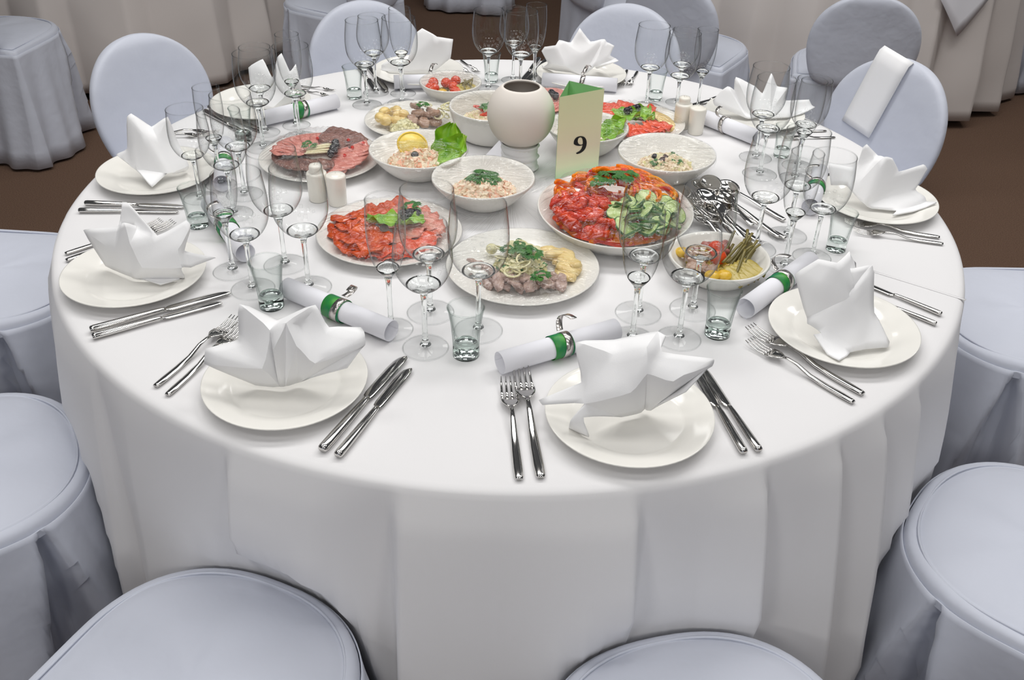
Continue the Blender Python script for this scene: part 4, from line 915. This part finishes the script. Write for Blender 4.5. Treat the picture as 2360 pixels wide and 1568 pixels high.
for i in range(8):
    a = math.radians(188 + i * 13); put('roast_slice', c, (.066 * math.cos(a), .066 * math.sin(a), .021 + .0012 * i), 'brown roast meat slice beside the wine glasses on the round meat platter', 'roast meat', 'roast slices beside the wine glasses', a - PI / 2, (.14, .0), 1.05)
for i in range(7): put('cheese_stick', c, (-.006 + .003 * (i % 3), -.018 + .008 * i * .8, .035 + .002 * (i % 2)), 'pale cheese stick in the middle of the round meat platter', 'cheese', 'cheese sticks on the meat platter', .1 + .05 * i)
for i in range(5): put('black_olive', c, (.030 + .004 * (i % 2), -.03 + .014 * i, .040), 'black olive in the row on the round meat platter', 'olive', 'black olives on the meat platter', tilt=(1.2, .3))
put('herb_sprig', c, (-.026, .006, .036), 'small green herb sprig on the round meat platter', 'herb', tilt=(0, 0), s=.8)
for p in ((.055, .05), (.07, .01), (.06, -.035), (-.015, .055), (.09, .035)): put('berry', c, (p[0], p[1], .038), 'red berry scattered on the ham slices', 'berry', 'red berries on the ham slices')
film(c, .134, .0215, .027, 'wrinkled cling film stretched over the round meat platter', 1, shape=lambda q, a: max(0, 1 - max(0, (q - .72) / .28)) ** 1.0)

# salmon platter (with white fish)
c = (-.232, -.205); dish_plate(c, .139, 'round cream platter of salmon and white fish under cling film')
for ring, nn, zz in ((.082, 9, .018), (.055, 6, .024), (.095, 6, .020)):
    for i in range(nn):
        a = math.radians(95 + i * (185 / nn) + fr.uniform(-5, 5)); put('salmon_slice', c, (ring * math.cos(a), ring * math.sin(a), zz + .001 * i), 'folded orange smoked salmon slice on the salmon platter', 'salmon', 'salmon slices on the salmon platter', a + fr.uniform(-.6, .6), (fr.uniform(-.3, .3), fr.uniform(-.3, .3)))
for ring, nn, zz in ((.074, 9, .018), (.04, 5, .024)):
    for i in range(nn):
        a = math.radians(-75 + i * (165 / nn)); put('fish_slice', c, (ring * math.cos(a), ring * math.sin(a), zz + .001 * i), 'pale pink fish slice on the salmon platter', 'fish', 'pale fish slices on the salmon platter', a - PI / 2, (.15, fr.uniform(-.15, .15)))
for i in range(6):
    a = math.radians(-112 + i * 15); put('trout_slice', c, (.088 * math.cos(a), .088 * math.sin(a), .020 + .001 * i), 'bright red trout slice along the near edge of the salmon platter', 'trout', 'red trout slices on the salmon platter', a, (fr.uniform(-.3, .3), fr.uniform(-.2, .2)))
put('lettuce_leaf', c, (-.012, -.005, .040), 'yellow-green lettuce leaf in the middle of the salmon platter', 'lettuce', rz=1.4, s=.8)
put('lettuce_leaf', c, (.045, .0, .038), 'second crinkled lettuce leaf on the salmon platter', 'lettuce', rz=1.9, s=.6)
for p in ((.024, .024, 1), (.038, .028, 1), (.05, .026, 1), (.03, .012, 1)): put('black_olive', c, (p[0], p[1], .044), 'black olive beside the lettuce on the salmon platter', 'olive', 'black olives on the salmon platter', tilt=(1.3, .2))
put('herb_sprig', c, (.038, .045, .036), 'dark green parsley sprig on the salmon platter', 'herb', s=1.0)
film(c, .139, .0215, .030, 'wrinkled cling film stretched over the salmon platter', 2, shape=lambda q, a: (1 - q ** 3.2))

# herring platter
c = (.024, -.324); dish_plate(c, .139, 'round cream platter of herring, potatoes and onions under cling film')
for i in range(15):
    f = i / 14; put('herring_fillet', c, (-.062 + .13 * f, -.062 + .016 * math.sin(i * 2.1) + .02 * abs(f - .5), .016 + .004 * (i % 3)), 'silvery grey herring fillet piece on the herring platter', 'herring', 'herring pieces on the herring platter', fr.uniform(-.5, .5) + .3, (fr.uniform(-.3, .3), fr.uniform(-.4, .4)))
for i in range(5): put('herring_fillet', c, (-.078 + .008 * i, .0 - .012 * i, .018 + .002 * i), 'silvery grey herring fillet piece on the herring platter', 'herring', 'herring pieces on the herring platter', 1.2, (.2, .2))
for i in range(9):
    f = i / 8; put('potato_piece', c, (.052 + .036 * math.sin(f * 2.4), .045 - .075 * f, .020 + .005 * (i % 2)), 'buttery boiled potato piece on the herring platter', 'potato', 'potato pieces on the herring platter', None, (fr.uniform(-.3, .3), fr.uniform(-.3, .3)))
for x, y in ((-.058, .054), (-.02, .068), (.0, .066), (.012, .058), (-.01, .05), (.026, .05)): put('pickled_onion', c, (x, y, .021), 'small round pickled onion on the herring platter', 'onion', 'pickled onions on the herring platter')
for i in range(12): put('onion_ring', c, (-.012 + fr.uniform(-.035, .03), -.012 + fr.uniform(-.04, .05), .028 + .0012 * i), 'thin pale onion ring heaped on the herring platter', 'onion', 'onion rings on the herring platter', None, (fr.uniform(-.5, .5), fr.uniform(-.5, .5)), fr.uniform(.7, 1.2))
for x, y, s, w in ((-.004, .036, .8, 'behind the onion rings'), (.018, -.0, 1.0, 'next to the potatoes'), (.03, -.074, .8, 'alone in front of the herring pieces'), (.002, .014, .9, 'on top of the onion rings'), (-.026, .02, .7, 'beside the round pickled onions')): put('herb_sprig', c, (x, y, .033), 'green parsley ' + w + ' on the herring platter', 'herb', 'parsley on the herring platter', s=s)
heap(c, .05, .010, .018, 'heap of shredded onion and herbs in the middle of the herring platter', 'onion', 5, 160, .004, (-.004, .006), 'shredded_onion', 'herb')
film(c, .139, .0215, .024, 'wrinkled cling film stretched over the herring platter', 3, shape=lambda q, a: (1 - q ** 3.0))

# raw vegetable platter (deep oval)
c = (.206, -.130)
prof = [(0, .008), (.1, .009), (.122, .016), (.145, .034), (.1555, .0445), (.158, .0455), (.1592, .0445), (.157, .041), (.14, .022), (.118, .004), (.108, 0), (.102, 0), (.1, .003), (0, .003)]
o = MB().lathe(prof, 72).build('serving_platter', M['bowlware'], loc=(c[0], c[1], TZ)); o.scale = (.965, 1.06, 1); tag(o, 'deep white platter of peppers, tomatoes and cucumbers under cling film', 'platter')
heap(c, .118, .020, .024, 'bed of cut vegetables under the pieces on the vegetable platter', 'pepper_orange', 8, 120, .006, (0, 0), 'chopped_vegetables', 'pepper_red')
for i in range(96):
    a = math.radians(fr.uniform(2, 172)); r = fr.uniform(.03, .125); z = .036 + .036 * (1 - (r / .15) ** 2) + .012 * math.sin(a) + fr.uniform(0, .010)
    cn = fr.choice(['orange', 'orange', 'orange', 'orange', 'orange', 'yellow', 'red']); put(cn + '_pepper_strip', c, (r * math.cos(a), r * math.sin(a) + .008, z), f'glossy {cn} pepper strip heaped on the far side of the vegetable platter', 'pepper', f'{cn} pepper strips on the vegetable platter', a + PI / 2 + fr.uniform(-.7, .7), (fr.uniform(-.3, .3), fr.uniform(-.25, .25)))
for i in range(30):
    a = math.radians(fr.uniform(165, 264)); r = .125 * math.sqrt(fr.uniform(.06, 1)); z = .034 + .026 * (1 - (r / .13) ** 2) + fr.uniform(0, .01)
    put('tomato_wedge', c, (r * math.cos(a), r * math.sin(a), z), 'juicy red tomato wedge on the vegetable platter', 'tomato', 'tomato wedges on the vegetable platter', None, (fr.uniform(-.8, .8), fr.uniform(-.8, .8)))
for i in range(6):
    a = math.radians(fr.uniform(160, 240)); r = fr.uniform(.05, .115); put('red_pepper_strip', c, (r * math.cos(a), r * math.sin(a), .058), 'glossy red pepper strip among the tomato wedges on the vegetable platter', 'pepper', 'red pepper strips among the tomatoes', None, (fr.uniform(-.5, .5), fr.uniform(-.5, .5)))
# cucumber: rind and flesh
def cucumber(c, xyz, tilt, s):
    o = bpy.data.objects.new('cucumber_slice', FM['cuke']); COL.objects.link(o); o.location = (c[0] + xyz[0], c[1] + xyz[1], TZ + xyz[2]); o.rotation_euler = (tilt[0], tilt[1], fr.uniform(0, 6)); o.scale = (s, s * 1.25, 1)
    tag(o, 'pale green cucumber slice on the vegetable platter', 'cucumber', 'cucumber slices on the vegetable platter')
    r_ = bpy.data.objects.new('rind', FM['rind']); COL.objects.link(r_); r_.parent = o
FM['cuke'] = MB().lathe([(0, .003), (.016, .003), (.0172, .002), (.0172, -.002), (.016, -.003), (0, -.003)], 18).mesh('cucumber_slice', M['cucumber_flesh'])
FM['rind'] = MB().lathe([(.0172, .0026), (.0182, .0018), (.0182, -.0018), (.0172, -.0026)], 18, True).mesh('rind', M['cucumber_skin'])
for i in range(40):
    a = math.radians(fr.uniform(-98, 6)); r = .126 * math.sqrt(fr.uniform(.05, 1)); z = .038 + .024 * (1 - (r / .135) ** 2) + fr.uniform(0, .010)
    cucumber(c, (r * math.cos(a), r * math.sin(a), z), (fr.uniform(-.75, .75), fr.uniform(-.75, .75)), fr.uniform(.85, 1.15))
for x, y, s, w in ((-.012, .028, 1.3, 'largest green parsley sprig, topmost'), (.018, .034, 1.2, 'green parsley sprig on the peppers'), (-.034, .012, 1.0, 'small green parsley sprig by the tomatoes')): put('herb_sprig', c, (x, y, .083), w + ' of the vegetable platter', 'herb', 'parsley on the vegetable platter', s=s)
f = film(c, .157, .0452, .052, 'shiny wrinkled cling film domed over the vegetable platter', 4, .018, 1.6, shape=lambda q, a: (1 - q ** 2.6)); f.scale = (.965, 1.06, 1)

# pickled vegetable dish
c = (.380, -.317); dish_bowl(c, .0915, .046, .05, 'wide white dish of pickled beans, tomatoes, squash and mushrooms')
heap(c, .056, .018, .010, 'pickling juice and small pickled bits at the bottom of the dish', 'squash', 4, 60, .005, (0, 0), 'pickled_bits', 'pickle_yellow')
for i in range(22): put('green_bean', c, (.030 + fr.uniform(-.012, .028), .012 + fr.uniform(-.035, .03), .030 + .0012 * i), 'olive-brown pickled green bean in the pickled vegetable dish', 'bean', 'pickled beans in the dish', 1.0 + fr.uniform(-.25, .25), (0, -.25))
for x, y, z, w in ((-.002, .024, .046, 'upper red cherry tomato'), (.0, .006, .038, 'lower red cherry tomato')): put('cherry_tomato', c, (x, y, z), w + ' beside the beans in the pickled vegetable dish', 'tomato', 'pickled tomatoes in the pickled dish', s=1.15)
for x, y, w in ((.002, -.05, 'yellow squash touching the green slices'), (-.02, -.052, 'yellow squash at the near rim'), (-.062, .03, 'lone yellow squash on the mushroom side')): put('yellow_squash', c, (x, y, .033), w + ' of the pickled vegetable dish', 'squash', 'yellow squashes in the pickled dish')
for i in range(5): put('squash_slice', c, (.018 + .010 * i, -.052 + .007 * i, .032 + .001 * i), 'olive-green pickled squash slice in the pickled vegetable dish', 'squash', 'green squash slices in the pickled dish', .5 + .1 * i, (.3, 0))
for i in range(9): put('mushroom', c, (-.055 + .036 * fr.random(), -.04 + .07 * fr.random(), .032 + .001 * i), 'tan pickled mushroom in the pickled vegetable dish', 'mushroom', 'pickled mushrooms in the pickled dish', None, (fr.uniform(-.3, .3), 0), .8)
for i in range(12): put('bean_kernel', c, (-.05 + .075 * fr.random(), .012 + .05 * fr.random(), .037 + .0008 * i), 'purple-red bean kernel in the pickled vegetable dish', 'bean', 'purple kernels in the pickled dish', None, (fr.uniform(-.4, .4), 0))

# salad bowls
def salad_bowl(c, r, h, foot, lab, salad, seed, m='salad', m2='salad_pink', off=(0, 0), hr=.06, hh=.022, z0=.027, deep=False, ff=None, fh=.004):
    dish_bowl(c, r, h, foot, lab, deep); heap(c, hr, z0, hh, salad, m, seed, 300, .0048, off, 'mixed_salad', m2)
    film(c, r + .001, h, fh, ff, seed + 50, .014)
salad_bowl((-.058, -.037), .1055, .060, .046, 'wide white salad bowl topped with a parsley tuft', 'creamy chicken salad with a parsley tuft in the wide bowl', 31, off=(.002, -.004), hr=.064, hh=.026, ff='cling film over the bowl of parsley-topped salad')
for x, y, s in ((0, .012, 1.35), (.014, .004, 1.1), (-.012, .006, 1.1)): put('herb_sprig', (-.058, -.037), (x, y, .042), 'dark parsley leaves on the creamy salad in the wide bowl', 'herb', 'parsley on the creamy salad', s=s)
put('black_olive', (-.058, -.037), (.006, -.008, .044), 'black olive under the parsley on the creamy salad', 'olive', s=.9)
C2 = (-.203, .098)
salad_bowl(C2, .1065, .060, .046, 'wide white salad bowl with a lemon slice and a lettuce leaf', 'shrimp salad with lemon and olive in the wide bowl', 32, 'salad', 'salad_pink', (.0, -.004), .066, .027, ff='cling film over the bowl of shrimp salad with lettuce', fh=.012)
lem = thing('lemon_slice', 'yellow lemon slice standing in the shrimp salad', 'lemon', (C2[0] - .014, C2[1] + .012, TZ + .062), .2)
ml = MB().lathe([(0, .002), (.025, .002), (.0255, 0), (.025, -.002), (0, -.002)], 24).build('flesh', M['lemonflesh'], lem); ml2 = MB().lathe([(.0252, .0024), (.0285, .0015), (.0285, -.0015), (.0252, -.0024)], 24, True).build('peel', M['lemon'], lem)
lem.rotation_euler = (1.0, .25, .2); lem.scale = (1.2, 1.0, 1.2)
put('black_olive', C2, (-.006, -.018, .047), 'shiny black olive on the shrimp salad', 'olive', s=1.15)
for i, (x, y, z, rz, tx, s) in enumerate(((.064, .026, .060, -.3, 1.0, 1.15), (.080, .0, .055, -.8, .8, 1.0), (.068, -.034, .048, -1.3, .5, .85))):
    put('lettuce_leaf', C2, (x, y, z), ['tall bright green lettuce leaf standing in the shrimp salad bowl', 'second bright lettuce leaf leaning over the rim of the shrimp salad bowl', 'low lettuce leaf tucked beside the shrimp salad'][i], 'lettuce', 'lettuce in the shrimp salad bowl', rz, (tx, .1), s)
C3 = (.336, .108)
salad_bowl(C3, .1055, .062, .046, 'wide white salad bowl topped with dark olives', 'pale crab salad under olives and parsley in the wide bowl', 33, 'salad', 'onion', (0, -.003), .058, .022, ff='cling film over the bowl of olive-topped salad')
for x, y, z, k in ((-.022, .006, .043, 'black_olive'), (-.002, .0, .044, 'brown_olive'), (-.010, -.012, .044, 'brown_olive'), (.004, .010, .042, 'black_olive')): put(k, C3, (x, y, z), f'{k.split("_")[0]} olive on the pale crab salad', 'olive', f'{k.split("_")[0]} olives on the pale crab salad', None, (.9, .3))
for x, y, s in ((.018, .016, .8), (.018, -.008, .8), (-.018, -.018, .8)): put('herb_sprig', C3, (x, y, .036), 'parsley leaves beside the olives on the pale crab salad', 'herb', 'parsley on the crab salad', s=s)
C4 = (-.050, .318)
salad_bowl(C4, .1, .078, .058, 'deep white bowl of rice salad beside the round vase', 'rice salad with red pepper in the deep bowl', 34, 'salad', 'onion', (-.004, -.004), .072, .020, .036, True, 'cling film over the deep bowl of rice salad')
for x, y, rz in ((-.012, -.012, .8), (-.024, .012, 2.2), (.0, -.006, .9)): put('red_pepper_strip', C4, (x, y, .061), 'red pepper strip on the rice salad in the deep bowl', 'pepper', 'red pepper strips on the rice salad', rz, s=.7)
put('herb_sprig', C4, (-.004, .010, .060), 'parsley sprig on the rice salad in the deep bowl', 'herb', s=1.1)
C5 = (.172, .250)
salad_bowl(C5, .094, .060, .045, 'white salad bowl with lettuce half hidden by the number card', 'salad with lettuce behind the number card', 35, 'salad', 'salad_pink', (-.004, -.002), .054, .022, ff='cling film over the salad bowl behind the number card', fh=.008)
for i, (x, y, z, rz, s) in enumerate(((.062, .012, .052, -1.1, .85), (.052, -.03, .046, -1.7, .8))): put('lettuce_leaf', C5, (x, y, z), ['light green lettuce leaf in the bowl behind the number card', 'front lettuce leaf in the bowl behind the number card'][i], 'lettuce', 'lettuce behind the number card', rz, (.5, .1), s)
# small bowl of tomatoes and pickles
C6 = (-.162, .548); dish_bowl(C6, .079, .052, .042, 'small white bowl of cherry tomatoes and pickled beans')
heap(C6, .046, .018, .012, 'pickled bits under the tomatoes in the small bowl', 'squash', 6, 50, .005, (0, 0), 'pickled_bits', 'bean')
for x, y, z in ((-.045, .01, .044), (-.040, -.022, .040), (-.052, -.006, .036), (-.012, .004, .046), (.012, .018, .047), (.008, -.014, .043), (.014, -.034, .038)): put('cherry_tomato', C6, (x, y, z), 'red cherry tomato in the small pickle bowl', 'tomato', 'cherry tomatoes in the small bowl', s=1.0)
put('yellow_squash', C6, (-.018, -.042, .038), 'yellow squash among the tomatoes in the small bowl', 'squash', s=.85)
for i in range(10): put('green_bean', C6, (.040 + fr.uniform(-.016, .014), fr.uniform(-.02, .02), .042 + .001 * i), 'grey-green pickled bean in the small bowl', 'bean', 'pickled beans in the small bowl', fr.uniform(0, 2.4), (.2, -.3), .7)
for i in range(4): put('squash_slice', C6, (.032 + .008 * i, -.028 + .01 * i, .040), 'pickled squash slice in the small bowl', 'squash', 'squash slices in the small bowl', 1.0, (.4, .2), .8)
film(C6, .0795, .052, .010, 'cling film over the small bowl of cherry tomatoes', 66, .012)

# potato and mushroom platter
c = (-.237, .367); dish_plate(c, .121, 'round cream platter of potatoes and marinated mushrooms under cling film')
for i in range(12): put('small_potato', c, (-.052 + fr.uniform(-.03, .028), fr.uniform(-.055, .05), .022 + .0012 * i), 'small boiled potato on the mushroom platter', 'potato', 'small potatoes on the mushroom platter', None)
for i in range(14): put('mushroom', c, (.018 + fr.uniform(-.025, .035), fr.uniform(-.04, .045), .020 + .0014 * i), 'tan marinated mushroom on the mushroom platter', 'mushroom', 'mushrooms on the mushroom platter', None, (fr.uniform(-.5, .5), fr.uniform(-.4, .4)))
for i in range(12): put('onion_ring', c, (.055 + fr.uniform(-.03, .025), .015 + fr.uniform(-.04, .035), .028 + .0012 * i), 'pale onion ring on the mushroom platter', 'onion', 'onion rings on the mushroom platter', None, (fr.uniform(-.5, .5), fr.uniform(-.5, .5)), fr.uniform(.7, 1.1))
put('herb_sprig', c, (.018, .022, .042), 'small parsley sprig on the mushroom platter', 'herb', s=.7)
heap(c, .035, .012, .022, 'shredded onion heap on the near side of the mushroom platter', 'onion', 15, 120, .0045, (-.022, -.045), 'shredded_onion')
film(c, .121, .0215, .026, 'cling film over the potato and mushroom platter', 7, shape=lambda q, a: (1 - q ** 2.8))

# tomato and lettuce platter by the shakers
c = (.292, .388); dish_plate(c, .127, 'round cream platter of red fish and lettuce beside the shakers')
for i in range(10):
    a = math.radians(60 + i * 14); put('trout_slice', c, (.078 * math.cos(a), .078 * math.sin(a), .020 + .0012 * i), 'red fish slice along the far edge of the lettuce platter', 'fish', 'red fish slices along the far edge of the lettuce platter', a + PI / 2, (fr.uniform(-.2, .2), .15), 1.1)
for i in range(8):
    a = math.radians(-105 + i * 11); put('trout_slice', c, (.070 * math.cos(a), .070 * math.sin(a), .020 + .0012 * i), 'red fish slice along the near edge of the lettuce platter', 'fish', 'red fish slices along the near edge of the lettuce platter', a + PI / 2, (fr.uniform(-.2, .2), .15), 1.1)
for i in range(6):
    a = math.radians(-18 + i * 13); put('potato_piece', c, (.082 * math.cos(a), .082 * math.sin(a), .018), 'pale fish slice at the shaker end of the lettuce platter', 'fish', 'pale fish slices on the lettuce platter', a, (.1, .1), (1.2, 1.2, .4))
for i, (x, y, z, s) in enumerate(((.02, .012, .034, .8), (-.02, -.01, .034, .9), (.034, -.018, .034, .6))): put('lettuce_leaf', c, (x, y, z), 'yellow-green lettuce leaf in the middle of the lettuce platter', 'lettuce', 'lettuce leaves on the lettuce platter', -.6 - i, (.2, .1), s)
for x, y in ((.004, .02), (.012, .028), (-.008, .012), (-.014, .004)): put('black_olive', c, (x, y, .044), 'black olive on the lettuce platter', 'olive', 'black olives on the lettuce platter', tilt=(1.2, 0))
film(c, .127, .0215, .026, 'cling film over the red fish and lettuce platter', 8, shape=lambda q, a: (1 - q ** 2.8))

# ham platter behind the vase
c = (.090, .492); dish_plate(c, .112, 'cream platter of ham mostly hidden behind the round vase')
for i in range(14):
    a = math.radians(i * 26); put('ham_slice', c, (.055 * math.cos(a), .055 * math.sin(a), .020 + .001 * i), 'pink ham slice on the platter behind the round vase', 'ham', 'ham slices behind the round vase', a - PI / 2, (.12, .08))
for x, y in ((-.01, .0), (-.004, -.012), (-.014, .012)): put('black_olive', c, (x + .02, y + .012, .040), 'black olive on the ham platter behind the round vase', 'olive', 'olives behind the round vase', tilt=(1.2, .1))
for x, y in ((.04, -.04), (.055, -.055)): put('berry', c, (x, y, .036), 'red berry on the ham platter behind the round vase', 'berry', 'berries behind the round vase')
film(c, .112, .0215, .024, 'cling film over the ham platter behind the round vase', 9, shape=lambda q, a: (1 - q ** 3))
# crumpled ends of cling film on the cloth
for i, (px, s) in enumerate((((1250, 425), .028), ((1440, 580), .02))):
    p = P(*px); m = MB(); rng = random.Random(i); m.grid(lambda u, v: ((u - .5) * 2 * s * 1.6, (v - .5) * 2 * s, .001 + rng.uniform(0, .012) * math.sin(PI * u) * math.sin(PI * v)), 12, 9)
    o = m.build('crumpled_film', M['film'], loc=(p.x, p.y, TZ)); o.rotation_euler = (0, 0, .6 + i); tag(o, ['crumpled loose cling film end beside the wrapped stand', 'crumpled loose cling film end under the vegetable platter'][i], 'cling film')
